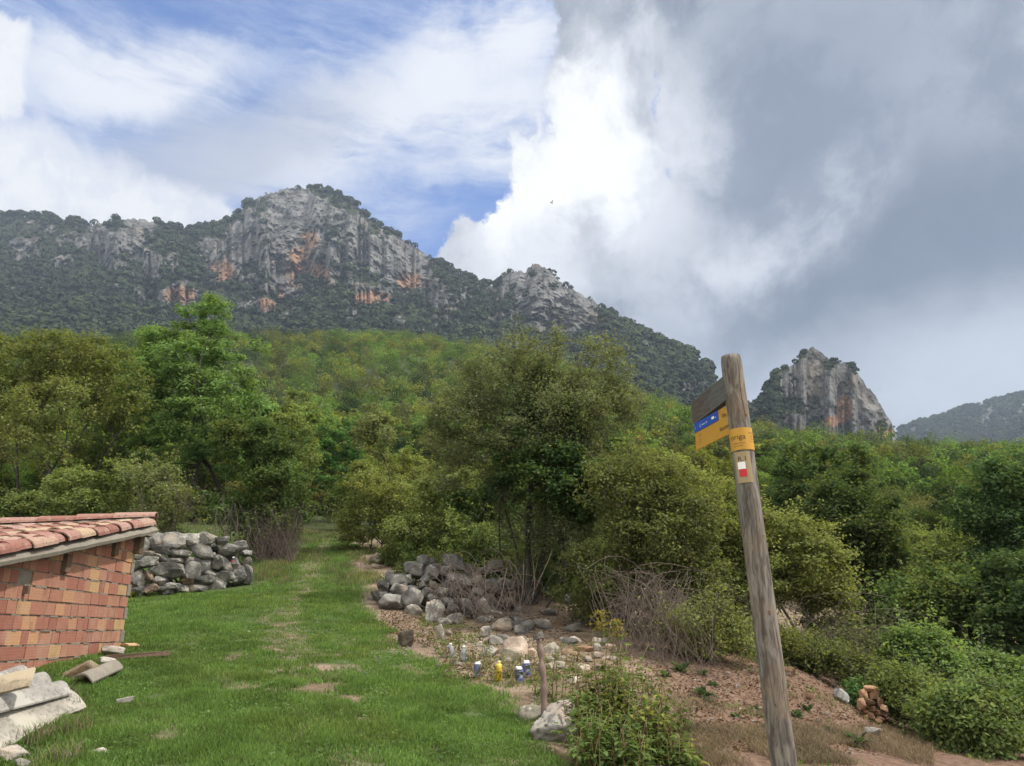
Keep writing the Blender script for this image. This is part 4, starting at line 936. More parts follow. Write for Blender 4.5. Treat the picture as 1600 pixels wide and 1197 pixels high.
# ---- wooden stake with a twig across its top
sb = P(851, 1108, 6.12); st = thing('wooden_stake', 'rough crooked wooden stake planted behind the pitted boulder', 'stake', tuple(sb))
pts = [P(u, v, Y) - sb for u, v, Y in ((853, 1125, 6.12), (850, 1090, 6.13), (851, 1068, 6.15), (846, 1040, 6.18), (845, 1020, 6.2), (842, 1000, 6.23))]
pp = np.array(pts); tt = np.linspace(0, 5, 26); pp = np.stack([np.interp(tt, range(6), pp[:, k]) for k in range(3)], 1)
V, F = tube(pp, 0.027 + 0.005 * np.sin(tt * 5) - 0.0008 * tt, 12); V = V + 0.006 * fbm(V * np.array([60, 60, 9]), 3, 4)[:, None] * np.array([1, 1, 0]); MB().add(V, F).build('shaft', M['stake'], st, True)
q_ = [P(u, v, Y) - sb for u, v, Y in ((833, 1000, 6.2), (842, 998, 6.2), (848, 997, 6.2), (858, 995, 6.23), (880, 989, 6.3))]
V, F = tube(q_, [0.005, .007, .006, .003, .0015], 6); MB().add(V, F).build('twig', M['vine'], st, True)

# ---- waymark post
m, t, o = new_mat('weathered_post'); p = objco(t)
pz_ = t.mapping(p, scale=(1, 1, 0.10)); dn = t.noise(t.mapping(p, scale=(1, 1, 0.35)), 7, 3, 0.6, out='Color')
pw = t.vmath('ADD', pz_, t.vmath('SCALE', dn, scale=0.10))
g1 = t.noise(pw, 46, 5, 0.6); g2 = t.noise(pw, 140, 4, 0.6); g3 = t.noise(p, 3.5, 3, 0.5)
c_ = t.mix(t.step(g1, 0.34, 0.66), (0.060, 0.052, 0.043), (0.205, 0.182, 0.150))
c_ = t.mix(t.math('MULTIPLY', t.step(g3, 0.50, 0.68), 0.45), c_, (0.225, 0.150, 0.095))
c_ = t.mix(t.math('MULTIPLY', t.step(g2, 0.60, 0.72), 0.7), c_, (0.05, 0.038, 0.028))
princ(t, o, c_, 0.85, t.math('ADD', g1, g2), 0.6, 0.004); M['post'] = m
m, t, o = new_mat('carved_board'); p = objco(t); g1 = t.noise(t.mapping(p, scale=(1, 0.08, 1)), 60, 5, 0.6); g2 = t.noise(p, 90, 3, .6)
c_ = t.mix(g1, (0.045, 0.043, 0.040), (0.150, 0.143, 0.130)); princ(t, o, c_, 0.9, t.math('ADD', g1, g2), 0.6, 0.003); M['carved'] = m
m, t, o = new_mat('amber_sign'); princ(t, o, t.mix(t.noise(objco(t), 12, 4, .6), (0.42, 0.215, 0.022), (0.48, 0.26, 0.035)), 0.5); M['amber'] = m
m, t, o = new_mat('sign_blue'); princ(t, o, (0.02, 0.065, 0.33), 0.45); M['blue'] = m
m, t, o = new_mat('sign_tan'); princ(t, o, t.mix(t.noise(objco(t), 20, 4, .6), (0.27, 0.20, 0.11), (0.34, 0.26, 0.15)), 0.7); M['tan'] = m
m, t, o = new_mat('knot'); princ(t, o, t.mix(t.noise(objco(t), 90, 3, .6), (0.05, 0.03, 0.02), (0.17, 0.095, 0.05)), 0.8); M['knot'] = m
PY = 3.4
pt, pbm = P(1141.5, 557, PY), P(1225, 1197, PY)
ax = (pt - pbm); tlen = np.linalg.norm(ax); ax /= tlen
foot = pbm - ax * 0.80
gpz = h1(foot[0], foot[1]); foot = pbm + ax * (gpz - 0.1 - pbm[2]) / ax[2]
post = thing('waymark_post', 'weathered round wooden signpost with trail boards leaning slightly left', 'signpost', tuple(foot))
PL = np.linalg.norm(pt - foot); PR = 0.0475
n_, ns = 120, 40; V = []
ref = np.cross(ax, [0, 1.0, 0]); ref /= np.linalg.norm(ref); rf2 = np.cross(ref, ax)       # rf2 points at the viewer side
if rf2[1] > 0: rf2 = -rf2
def pr(h): return 0.0545 - 0.007 * h / PL
for i in range(n_):
    h = PL * i / (n_ - 1)
    for k in range(ns):
        a = 2 * math.pi * k / ns; d = ref * math.cos(a) + rf2 * math.sin(a)
        V.append(ax * h + d * (pr(h) * (1 - (0.10 if i == n_ - 1 else 0.03 if i == n_ - 2 else 0))))
V = np.array(V); nr = fbm(V * np.array([16, 16, 2.2]), 4, 9); dirs = V - np.outer(V @ ax, ax); V = V + dirs * (0.045 * nr[:, None])
k = np.arange(ns); F = [np.concatenate([np.stack([i * ns + k, i * ns + (k + 1) % ns, (i + 1) * ns + (k + 1) % ns, (i + 1) * ns + k], 1) for i in range(n_ - 1)]), np.array([k[::-1], k + (n_ - 1) * ns])]
MB().add(V, F).build('pole', M['post'], post, True)
def hgt(v, u=1150):                                                   # height on the pole axis seen at row v
    a, b = ray(u, v); return (b * PY - foot[2]) / ax[2]
def on_pole(a, h, r=1.0): # a in degrees from the viewer-facing line, positive to the viewer's right
    s_, c0_ = math.sin(R(a)), math.cos(R(a)); sg = 1 if ref[0] > 0 else -1
    return ax * h + (ref * sg * s_ + rf2 * c0_) * pr(h) * r
def wrap(name, a0, a1, h0, h1_, r, mat, parent, n=40, thick=0.0015):
    V = []; 
    for rr_ in (r, r + thick / 0.05):
        for i in range(n + 1):
            a = a0 + (a1 - a0) * i / n
            for h in (h0, h1_): V.append(on_pole(a, h, rr_))
    N = 2 * (n + 1); F = []
    for i in range(n):
        F += [[2*i, 2*i+1, 2*i+3, 2*i+2], [N+2*i, N+2*i+2, N+2*i+3, N+2*i+1], [2*i, 2*i+2, N+2*i+2, N+2*i], [2*i+1, N+2*i+1, N+2*i+3, 2*i+3]]
    F += [[0, N, N+1, 1], [2*n, 2*n+1, N+2*n+1, N+2*n]]
    return MB().add(V, np.array(F)).build(name, mat, parent, False)
def txt(s, size, align='LEFT'):
    cu = bpy.data.curves.new('t', 'FONT'); cu.body = s; cu.size = size; cu.align_x = align; cu.extrude = 0.0; cu.resolution_u = 3
    o_ = bpy.data.objects.new('t', cu); me = bpy.data.meshes.new_from_object(o_); V = np.array([v.co[:] for v in me.vertices]); polys = [list(p_.vertices) for p_ in me.polygons]
    bpy.data.objects.remove(o_); bpy.data.curves.remove(cu); bpy.data.meshes.remove(me)
    return V, polys
def poly_obj(name, V, polys, mat, parent):
    me = bpy.data.meshes.new(name); me.from_pydata([tuple(v) for v in V], [], polys); me.update(); return obj(name, me, mat, parent)
def wraptext(name, s, size, a0, h, mat, parent, r=1.075):
    V, pl = txt(s, size); V = np.array([on_pole(a0 + math.degrees(x / pr(h)), h + y, r) for x, y, z in V]); return poly_obj(name, V, pl, mat, parent)
hb1, hb0 = hgt(672), hgt(706)
band = wrap('ring_sign', -170, 115, hb0, hb1, 1.035, M['amber'], post)
wraptext('lettering', 'origa', 0.034, -76, hb0 + 0.049, M['black'], band)
for j, (s, sz, a0, hh) in enumerate([('Altitud: 812 m', 0.0088, -62, 0.028), ('Ayuntamiento', 0.0075, -62, 0.017), ('ETRS 89 30T', 0.0085, 22, 0.073), ('X: 489201', 0.0075, 22, 0.058), ('Y: 4737610', 0.0075, 22, 0.046), ('Coord. UTM', 0.0075, 22, 0.034), ('112', 0.0085, 58, 0.014)]):
    wraptext('small_print', s, sz, a0, hb0 + hh, M['black'], band)
hm1, hm0 = hgt(709), hgt(757)
plate = wrap('trail_plate', -62, 14, hm0, hm1, 1.06, M['tan'], post)
hs = hm1 - hm0
wraptext('lettering', 'R.1', 0.030, -48, hm0 + hs * 0.70, M['black'], plate, 1.10)
wrap('white_mark', -50, -14, hm0 + hs * 0.44, hm0 + hs * 0.665, 1.095, M['white'], plate, 12)
wrap('red_mark', -46, -12, hm0 + hs * 0.20, hm0 + hs * 0.44, 1.095, M['red'], plate, 12)
for (a, v, s) in [(28, 652, 0.013), (-10, 646, 0.009), (-12, 766, 0.014), (10, 958, 0.016), (35, 840, 0.011), (-20, 1100, 0.013), (40, 1010, 0.010)]:
    V, F = rock(np.random.default_rng(int(v)), (1, 1, 1), 3, 14, 0.1); h = hgt(v); V = V * s * np.array([0.9, 0.25, 1.5]); ang = R(a) * 1; V = np.array([[x * math.cos(ang) - y * math.sin(ang), x * math.sin(ang) + y * math.cos(ang), z] for x, y, z in V])
    obj('knot', mesh_np('knot', V, F, True), M['knot'], post, tuple(on_pole(a, h, 0.99)))
for (a, v0, v1) in [(18, 560, 660), (-25, 560, 610), (2, 770, 930), (-30, 870, 1100), (30, 980, 1180)]:       # drying cracks
    pts = [on_pole(a + 4 * math.sin(i * .9), hgt(v0 + (v1 - v0) * i / 9), 0.996) for i in range(10)]; V, F = tube(pts, [0.0004] + [0.0013] * 8 + [0.0004], 5); MB().add(V, F).build('crack', M['knot'], post)
# boards: both run away from the viewer to the left behind the pole
bA, bB = P(1139, 678, 3.43), P(1088, 704, 3.43 * 1.098); bd_ = bB - bA; bd_[2] = 0; blen = np.linalg.norm(bd_); bd_ /= blen
bnrm = np.cross(bd_, [0, 0, 1.0]); 
if bnrm[1] > 0: bnrm = -bnrm
def plate_box(name, s0, s1, z0, z1, t0, t1, mat, parent, zoff=0, cut=None):
    V = [bA + bd_ * s + bnrm * t_ + np.array([0, 0, z]) - foot for t_ in (t0, t1) for s, z in ((s0, z0), (s1, z0), (s1, z1), (s0, z1))]
    return MB().add(V, np.array([[0,1,2,3],[4,7,6,5],[0,4,5,1],[1,5,6,2],[2,6,7,3],[3,7,4,0]])).build(name, mat, parent)
zb = 0.5 * (bA[2] + bB[2]); bA[2] = zb
ztop = P(1086, 663, 3.43 * 1.098)[2] - zb; zmid = P(1086, 677, 3.43 * 1.098)[2] - zb
panel = plate_box('direction_panel', -0.015, blen, 0, ztop, 0.0, -0.004, M['amber'], post)
blue = plate_box('blue_strip', 0.085, blen, zmid, ztop + 0.0005, 0.0025, -0.0045, M['blue'], panel)
def flat_text(name, s, size, spos, z, mat, parent, t_=0.004, align='LEFT'):
    V, pl = txt(s, size, align); V = np.array([bA + bd_ * (spos - x) + bnrm * t_ + np.array([0, 0, z + y]) - foot for x, y, _ in V]); return poly_obj(name, V, pl, mat, parent)
L_ = blen
flat_text('lettering', 'Villa', 0.026, 0.050, ztop * 0.66, M['black'], panel)
flat_text('lettering', 'Besantes', 0.026, 0.078, ztop * 0.24, M['black'], panel)
for zz in (0.50, 0.26):
    for j, s in enumerate(('12,5 km', '4 h 10')): flat_text('small_print', s, 0.0095, L_ - 0.045, ztop * zz * 0.9 - j * 0.011 + 0.006, M['black'], panel)
    flat_text('arrow', '<', 0.017, L_ - 0.012, ztop * zz * 0.9, M['red'], panel); flat_text('symbol', 'i', 0.022, L_ - 0.115, ztop * zz * 0.9 + 0.004, M['red'], panel)
flat_text('emblem', 'v', 0.022, 0.068, ztop * 0.86, M['red'], panel)
zt = (zmid + ztop) / 2 - 0.006
flat_text('white_print', '1', 0.020, L_ - 0.012, zt - 0.002, M['white'], blue, 0.0045); flat_text('white_print', 'C', 0.022, L_ - 0.065, zt - 0.004, M['white'], blue, 0.0045)
flat_text('white_print', 'Sendero GR', 0.012, L_ - 0.088, zt, M['white'], blue, 0.0045)
plate_box('white_logo', 0.125, 0.150, zt + 0.002, zt + 0.014, 0.0035, 0.0028, M['white'], blue); flat_text('white_print', 'eus', 0.012, 0.118, zt, M['white'], blue, 0.0045)
# carved plank above, thicker and turned a little further away, its far end sawn to a blunt point
bA, bB = P(1134, 628, 3.42), P(1084, 665, 3.42 * 1.126)
bd_ = bB - bA; bd_[2] = 0; Lp = np.linalg.norm(bd_); bd_ /= Lp; bnrm = np.cross(bd_, [0, 0, 1.0])
if bnrm[1] > 0: bnrm = -bnrm
bA[2] = 0.5 * (bA[2] + bB[2]); hh = P(1129, 590, 3.42)[2] - bA[2]
out = [(-0.03, 0), (Lp * 0.93, 0), (Lp * 0.985, 0.016), (Lp, hh * .5), (Lp * 0.985, hh - 0.018), (Lp * 0.93, hh), (-0.03, hh)]
V = [bA + bd_ * s + bnrm * t_ + np.array([0, 0, z]) - foot for t_ in (0.010, -0.020) for s, z in out]; k = len(out)
pk = MB().add(V, np.array([[i, (i + 1) % k, (i + 1) % k + k, i + k] for i in range(k)])); pk.F.setdefault(k, []).append(np.array([list(range(k)), list(range(2 * k - 1, k - 1, -1))]))
plank = pk.build('carved_board', M['carved'], post)
for j, s in enumerate(('SENDERO DEL EBRO', 'VILLANUEVA  9,3', 'BESANTES  4,1 KM', 'SOBRON  12,8 KM')):
    flat_text('carving', s, hh * 0.25, Lp * 0.95, hh * (0.77 - 0.235 * j), M['knot'], plank, 0.0112)

# ---- flying insect caught against the bright cloud
c_ = P(862, 317, 3.2); fl = thing('flying_insect', 'tiny dark insect flying in front of the bright white cloud', 'insect', tuple(c_), R(30))
V, F = lathe([(.0004, -.009), (.0015, -.006), (.0022, 0), (.0018, .004), (.0008, .007)], 10); MB().add(V[:, [2, 1, 0]], F).build('body', M['knot'], fl, True)
m, t, o = new_mat('insect_wing'); princ(t, o, (0.18, 0.18, 0.18), 0.5); M['wing'] = m
for s_ in (-1, 1):
    V = np.array([[0, 0, .001], [.003, s_ * .004, .005], [.001, s_ * .010, .010], [-.003, s_ * .006, .006]]); V = np.concatenate([V, V + [0, 0, .0003]])
    MB().add(V, np.array([[0,1,2,3],[7,6,5,4],[0,4,5,1],[1,5,6,2],[2,6,7,3],[3,7,4,0]])).build('wing', M['wing'], fl)
# ------------------------------------------------------------------ trees, shrubs, brambles
def grow(rng, trunks, targets, step=0.35, rtip=0.006, rmax=0.2, wander=0.10, arch=0.12):
    """branches that reach every leaf clump from the trunks; returns tapered segments"""
    pos, par, = [], []
    for tk in trunks:
        for i, p_ in enumerate(tk): pos.append(np.array(p_, float)); par.append(-1 if i == 0 else len(pos) - 2)
    root = np.array(trunks[0][0], float)
    order = np.argsort(np.linalg.norm(targets - np.mean([tk[-1] for tk in trunks], 0), axis=1))
    A = np.zeros((len(pos) + len(targets) * 12 + 50, 3)); n = len(pos); A[:n] = pos
    for k in order:
        t = targets[k]; d = np.linalg.norm(A[:n] - t, axis=1) + 1.3 * np.maximum(0, A[:n, 2] - t[2] + 0.05)
        j = int(np.argmin(d)); L = np.linalg.norm(A[j] - t); m = max(1, min(10, int(L / step)))
        a = A[j].copy(); prev = j; side_ = rng.normal(size=3) * wander * L
        for i in range(1, m + 1):
            e = i / m; q_ = a + (t - a) * e + (side_ + np.array([0, 0, arch * L])) * math.sin(e * math.pi) + rng.normal(size=3) * wander * 0.25 * step * (i < m)
            A[n] = q_; par.append(prev); prev = n; n += 1
            if n >= len(A) - 12: break
        if n >= len(A) - 12: break
    par = np.array(par); wgt = np.zeros(n); 
    haschild = np.zeros(n, bool); haschild[par[par >= 0]] = True; wgt[~haschild] = 1
    for i in range(n - 1, 0, -1):
        if par[i] >= 0: wgt[par[i]] += wgt[i]
    rad = np.minimum(rtip * np.sqrt(wgt), rmax)
    i = np.where(par >= 0)[0]; pj = par[i]
    return A[pj], A[i], np.minimum(rad[pj], rad[i] * 1.35), rad[i]
def sample_env(rng, ells, n, minz=-1e9, shell=0.55, gap=0.0):
    """clump centres inside a union of ellipsoids, denser towards their surface"""
    vol = np.array([e[3] * e[4] * e[5] for e in ells]) ** 0.8; pr_ = vol / vol.sum(); out = []
    while len(out) < n:
        e = ells[rng.choice(len(ells), p=pr_)]; d = rng.normal(size=3); d /= np.linalg.norm(d); r = rng.random() ** (1 / 3) if rng.random() > shell else rng.uniform(0.75, 1.0)
        q_ = np.array(e[:3]) + d * r * np.array(e[3:6])
        if q_[2] < minz: continue
        # bites and tufts: the outline of the crown is uneven and has gaps
        g_ = fbm((q_[None] + e[0] * 3.1) / (0.42 * (e[3] + e[5]) + .05), 2, 5)[0]
        if r > 0.4 and g_ < 0.05 - 0.25 * (rng.random() < .35): continue
        if r > 0.7 and g_ > 0.22: q_ = np.array(e[:3]) + d * (r + 0.22) * np.array(e[3:6]); q_[2] = max(q_[2], minz)
        out.append(q_)
    return np.array(out)
def plant(name, label, cat, base, trunks, ells, nclump, nleaf, lsize, csize, color, seed, rtip=0.006, rmax=0.16, bark='bark', group=None, leafmat='leaf', up=0.35, aspect=0.55, shell=0.55, step=0.35, wander=0.10, arch=0.12, minz=None, trunkname='trunk', crownname='crown', flat=0.6, twigs=0.0, strays=0.0):
    """a plant: trunk(s) with limbs and twigs, crown of single leaves in clumps. base in world coordinates, the rest relative to it"""
    rng = np.random.default_rng(seed); base = np.asarray(base, float)
    tg = sample_env(rng, ells, nclump, 0.05 if minz is None else minz, shell)
    P0, P1, R0, R1 = grow(rng, trunks, tg, step, rtip, rmax, wander, arch)
    r_ = thing(name, label, cat, tuple(base), 0, group)
    V, F = segs(P0, P1, R0, R1, 5); segsV = [(V, F)]
    if twigs:                                                         # bare twigs that stand out of the crown
        m_ = int(nclump * twigs); k = rng.choice(len(tg), m_); d = rng.normal(size=(m_, 3)); c0_ = tg.mean(0); o_ = tg[k] - c0_; o_ /= np.linalg.norm(o_, axis=1, keepdims=True) + 1e-9
        d = d * 0.45 + o_ * 1.0 + [0, 0, 0.35]; d /= np.linalg.norm(d, axis=1, keepdims=True); L = rng.uniform(0.5, 1.6, m_)[:, None] * csize * 1.7
        a = tg[k]; mid = a + d * L * .55 + rng.normal(size=(m_, 3)) * 0.06 * L; e = a + d * L + rng.normal(size=(m_, 3)) * 0.12 * L
        segsV.append(segs(np.concatenate([a, mid]), np.concatenate([mid, e]), np.full(2 * m_, rtip * .8), np.full(2 * m_, rtip * .35), 3))
    mb_ = MB(); [mb_.add(*q_) for q_ in segsV]; mb_.build(trunkname, M[bark], r_, True)
    per = max(1, nleaf // nclump)
    off = rng.normal(size=(nclump, per, 3)); off /= np.linalg.norm(off, axis=2, keepdims=True); off *= (rng.random((nclump, per, 1)) ** 0.5) * csize * np.repeat(rng.uniform(0.6, 1.35, nclump)[:, None, None], per, 1)
    off[:, :, 2] *= flat
    C = (tg[:, None] + off).reshape(-1, 3)
    if twigs: 
        f = rng.random((m_, 14, 1)); C = np.concatenate([C, (a[:, None] + (e - a)[:, None] * f + rng.normal(size=(m_, 14, 3)) * 0.035).reshape(-1, 3)])
    if strays: C = np.concatenate([C, P1[rng.choice(len(P1), int(nleaf * strays))] + rng.normal(size=(int(nleaf * strays), 3)) * csize * 0.5])
    # leaves of a clump face outwards and up, as they do on a living twig
    nr = np.zeros_like(C); kk = off.reshape(-1, 3); nr[:len(kk)] = kk / (np.linalg.norm(kk, axis=1, keepdims=True) + 1e-6) * 0.9
    V, F = leaves(C, lsize, rng, up + 0.25, aspect, nr, 0.75)
    r0_, g0_, b0_ = color
    if g0_ < 0.9: g1_ = g0_ * 1.42; g1_ *= 1.12; color = (min(r0_ * 1.55, g1_ * 0.88), g1_, max(b0_ * 1.65, g1_ * 0.34))
    obj(crownname, mesh_np(crownname, V, F), M[leafmat], r_, None, color)
    return r_
def env_px(base, lst, Y, k=1.0, depth=1.0):
    """ellipsoids read off the photograph (middle u, v, half widths in pixels) at distance Y, relative to base"""
    out = []
    for e in lst:
        u, v, ru, rv = e[:4]; dy = e[4] if len(e) > 4 else 0; c_ = P(u, v, Y + dy) - base; s = (Y + dy) * 1.05 / FPX
        out.append((c_[0], c_[1], c_[2], ru * s * k, (ru + rv) / 2 * s * k * depth, rv * s * k))
    return out
def ground_at(u, Y):
    a, _ = ray(u, 850); x = a * Y; return np.array([x, Y, h1(x, Y)])
def stem(p0, p1, n=5, bow=0.1, rng=RNG):
    p0, p1 = np.array(p0, float), np.array(p1, float); L = np.linalg.norm(p1 - p0); s = rng.normal(size=3) * bow * L; s[2] *= 0.2
    return [p0 + (p1 - p0) * t_ + s * math.sin(t_ * math.pi) for t_ in np.linspace(0, 1, n)]

# --- the fresh green ash behind the stone wall, two trunks
b = ground_at(312, 28); rel_ = lambda u, v, Y: P(u, v, Y) - b
plant('ash_tree', 'tall fresh green ash tree with two dark trunks behind the left stone wall', 'tree', b,
      [stem([-.2, 0, -.3], rel_(302, 700, 28)) + stem(rel_(300, 690, 28), rel_(285, 560, 28), 4), stem([.35, 0, -.3], rel_(322, 700, 28)) + stem(rel_(324, 690, 28), rel_(330, 520, 28), 5)],
      env_px(b, [(325, 508, 46, 46), (335, 560, 72, 58), (275, 570, 66, 62), (378, 600, 52, 52), (320, 650, 108, 62), (240, 620, 48, 60), (405, 655, 32, 36), (255, 700, 60, 36), (375, 700, 55, 40), (215, 530, 14, 30)], 28), 420, 40000, 0.15, 0.44, (0.100, 0.156, 0.050), 21, rtip=0.0085, rmax=0.15, bark='barkdark', aspect=0.42, shell=0.7, flat=0.5)
# --- many-stemmed olive tree, far left
b = ground_at(55, 24)
T = []
for (ub, ut, vt, dy) in [(10, -30, 640, 0), (25, 20, 620, .5), (45, 60, 600, -.3), (60, 110, 610, .4), (78, 170, 610, -.2), (90, 195, 660, .2), (0, -60, 680, .3)]:
    T.append(stem(ground_at(ub, 24 + dy) - b - [0, 0, .3], P(ut, vt, 24 + dy) - b, 7, 0.06))
plant('many_stemmed_tree', 'olive green tree of many dark slanting stems at the left edge', 'tree', b, T,
      env_px(b, [(40, 560, 95, 46), (120, 575, 66, 48), (-30, 600, 60, 60), (165, 610, 46, 52), (60, 620, 100, 40), (185, 650, 34, 50)], 24), 360, 23000, 0.11, 0.40, (0.090, 0.102, 0.034), 22, rtip=0.007, rmax=0.085, bark='barkdark', shell=0.65, strays=0.04)
plant('yellowing_tree', 'thin tree with brown-yellow leaves standing in front of the many-stemmed tree', 'tree', ground_at(70, 22.5), [stem([0, 0, -.2], [0.1, 0, 2.6])], env_px(ground_at(70, 22.5), [(85, 640, 52, 40), (60, 690, 56, 40), (110, 610, 30, 26)], 22.5), 130, 6500, 0.10, 0.34, (0.176, 0.127, 0.045), 23, bark='barkdark', rmax=0.06)
b = ground_at(150, 30); plant('olive_tree', 'olive green tree between the many-stemmed tree and the ash', 'tree', b, [stem([0, 0, -.3], [0, 0, 3]), stem([.4, 0, -.3], [1.0, 0, 3])], env_px(b, [(170, 600, 70, 60), (190, 690, 70, 70), (130, 720, 60, 50)], 30), 240, 17000, 0.14, 0.45, (0.075, 0.097, 0.035), 24, bark='barkdark')
# --- shrubs between hut and ash
for i, (ub, Y, ell, n, nl, ls, col_, lab, tw_) in enumerate([
    (540, 27, [(540, 795, 26, 26), (560, 770, 26, 30)], 80, 6000, .08, (0.09, 0.12, 0.03), 'light green shrub closing the right of the path end', 0.2),
    (478, 29, [(470, 795, 24, 26), (455, 770, 30, 30)], 80, 6000, .08, (0.075, 0.10, 0.028), 'green shrub closing the left of the path end', 0.2),
    (160, 21, [(130, 775, 60, 34), (185, 785, 50, 34), (160, 750, 50, 30)], 160, 12000, .085, (0.114, 0.136, 0.043), 'yellow-green shrub right behind the hut roof', 0.2),
    (250, 20.5, [(250, 785, 46, 34), (235, 750, 34, 26), (280, 800, 40, 30)], 120, 7500, .08, (0.132, 0.137, 0.060), 'straggly pale shrub with grey twigs below the ash tree', 0.9),
    (40, 20, [(20, 800, 60, 22), (70, 795, 46, 20)], 110, 7000, .085, (0.078, 0.100, 0.035), 'dark green shrub behind the hut roof at the left edge', 0.3),
    (395, 19.5, [(395, 690, 48, 42), (440, 740, 44, 46), (385, 760, 58, 56), (400, 815, 62, 40), (450, 700, 26, 30)], 330, 30000, .085, (0.058, 0.085, 0.030), 'dense dark green bush on the left of the grassy path', 0.15),
    (455, 26, [(455, 690, 36, 50), (470, 640, 26, 34)], 120, 9000, .10, (0.120, 0.148, 0.049), 'light green young tree rising behind the dark bush', 0.1),
    (490, 30, [(495, 720, 36, 50), (505, 670, 24, 30)], 110, 8500, .11, (0.068, 0.123, 0.038), 'bright green leafy sapling at the end of the path', 0.1),
    (545, 31, [(545, 700, 30, 40), (535, 740, 34, 34)], 90, 6500, .11, (0.056, 0.111, 0.038), 'deep green sapling right of the end of the path', 0.1),
    (600, 20.5, [(600, 790, 58, 48), (570, 820, 40, 34), (640, 780, 40, 40)], 240, 17000, .075, (0.137, 0.131, 0.043), 'yellowish olive shrub on the right side of the path', 0.35),
    (620, 27, [(610, 735, 52, 28), (580, 745, 30, 24)], 120, 8500, .09, (0.172, 0.155, 0.045), 'yellow-topped shrub behind the olive shrub', 0.2),
    (690, 18, [(680, 800, 56, 44), (720, 830, 50, 38), (650, 840, 56, 34), (700, 760, 46, 30)], 260, 20000, .07, (0.102, 0.119, 0.042), 'olive green bush above the tumbled wall', 0.25),
    (730, 17, [(735, 820, 28, 34), (722, 850, 30, 26)], 70, 5500, .08, (0.156, 0.194, 0.046), 'bright yellow-green sapling left of the big tree trunk', 0.05),
    (580, 24, [(585, 680, 30, 40)], 60, 3800, .09, (0.142, 0.120, 0.054), 'small brownish sapling behind the yellow-topped shrub', 0.3),
    (760, 16.5, [(770, 850, 44, 30), (800, 870, 40, 26)], 90, 5200, .06, (0.091, 0.118, 0.041), 'low green shrub at the foot of the big tree', 0.2),
    (890, 15, [(880, 860, 60, 50), (900, 800, 50, 50), (930, 910, 50, 50), (850, 900, 40, 36)], 260, 20000, .07, (0.067, 0.094, 0.034), 'shaded green shrub seen between the tree and the dry thicket', 0.1),
  ]):
    b = ground_at(ub, Y); plant('shrub', lab, 'shrub', b, [stem([RNG.uniform(-.4, .4), 0, -.2], [RNG.uniform(-.5, .5), RNG.uniform(-.3, .3), 0.9], 4) for _ in range(4)], env_px(b, ell, Y), n, nl, ls, 0.27, col_, 40 + i, rtip=0.004, rmax=0.04, bark='bark', twigs=tw_, trunkname='stems', crownname='foliage', step=0.25)
# --- the big thorny tree in the middle
b = ground_at(818, 13.3); Pt = lambda u, v, dy=0: P(u, v, 13.3 + dy) - b
T = [stem([0, 0, -.3], Pt(790, 800), 5, .04) + stem(Pt(788, 790), Pt(735, 640), 5, .05), stem([.1, 0, -.3], Pt(830, 760, .2), 6, .05) + stem(Pt(832, 750, .2), Pt(850, 560, .2), 5, .04), stem([.18, .1, -.3], Pt(860, 790, -.2), 5, .08) + stem(Pt(862, 780, -.2), Pt(935, 640, -.2), 4, .05), stem([-.1, .2, -.3], Pt(800, 700, .6), 6, .06)]
plant('hawthorn_tree', 'large thorny grey-green tree with several dark stems above the tumbled wall', 'tree', b, T,
      env_px(b, [(845, 570, 62, 40), (790, 600, 66, 44), (900, 590, 56, 46), (740, 650, 66, 46), (830, 650, 100, 60), (930, 660, 66, 54), (720, 700, 46, 34), (820, 720, 90, 50), (920, 730, 70, 50), (930, 545, 26, 26), (955, 610, 34, 40), (690, 665, 22, 26), (745, 790, 44, 30), (860, 820, 60, 34), (700, 745, 24, 22), (960, 560, 18, 18), (800, 545, 20, 26), (870, 530, 22, 22), (985, 640, 20, 26), (930, 800, 40, 30)], 13.3), 1000, 56000, 0.048, 0.23, (0.118, 0.118, 0.062), 61, rtip=0.0032, rmax=0.10, bark='barkdark', step=0.22, shell=0.35, twigs=0.8, strays=0.08, wander=0.14)
b2 = ground_at(835, 13.6); plant('ivy', 'dark glossy ivy climbing the middle of the thorny tree', 'climber', b2, [stem([0, 0, -.1], P(845, 700, 13.6) - b2, 8, .03)],
      env_px(b2, [(850, 690, 50, 60, -.2), (870, 740, 62, 50, -.5), (790, 740, 30, 40, -.3), (900, 770, 60, 36, -.5), (740, 775, 30, 20, -.3), (760, 800, 24, 22, -.2), (850, 620, 26, 40), (960, 740, 50, 40, -.6)], 13.4), 300, 26000, 0.062, 0.22, (0.039, 0.065, 0.024), 62, rtip=0.003, rmax=0.03, bark='barkdark', trunkname='stems', crownname='foliage', step=0.25, aspect=0.8)
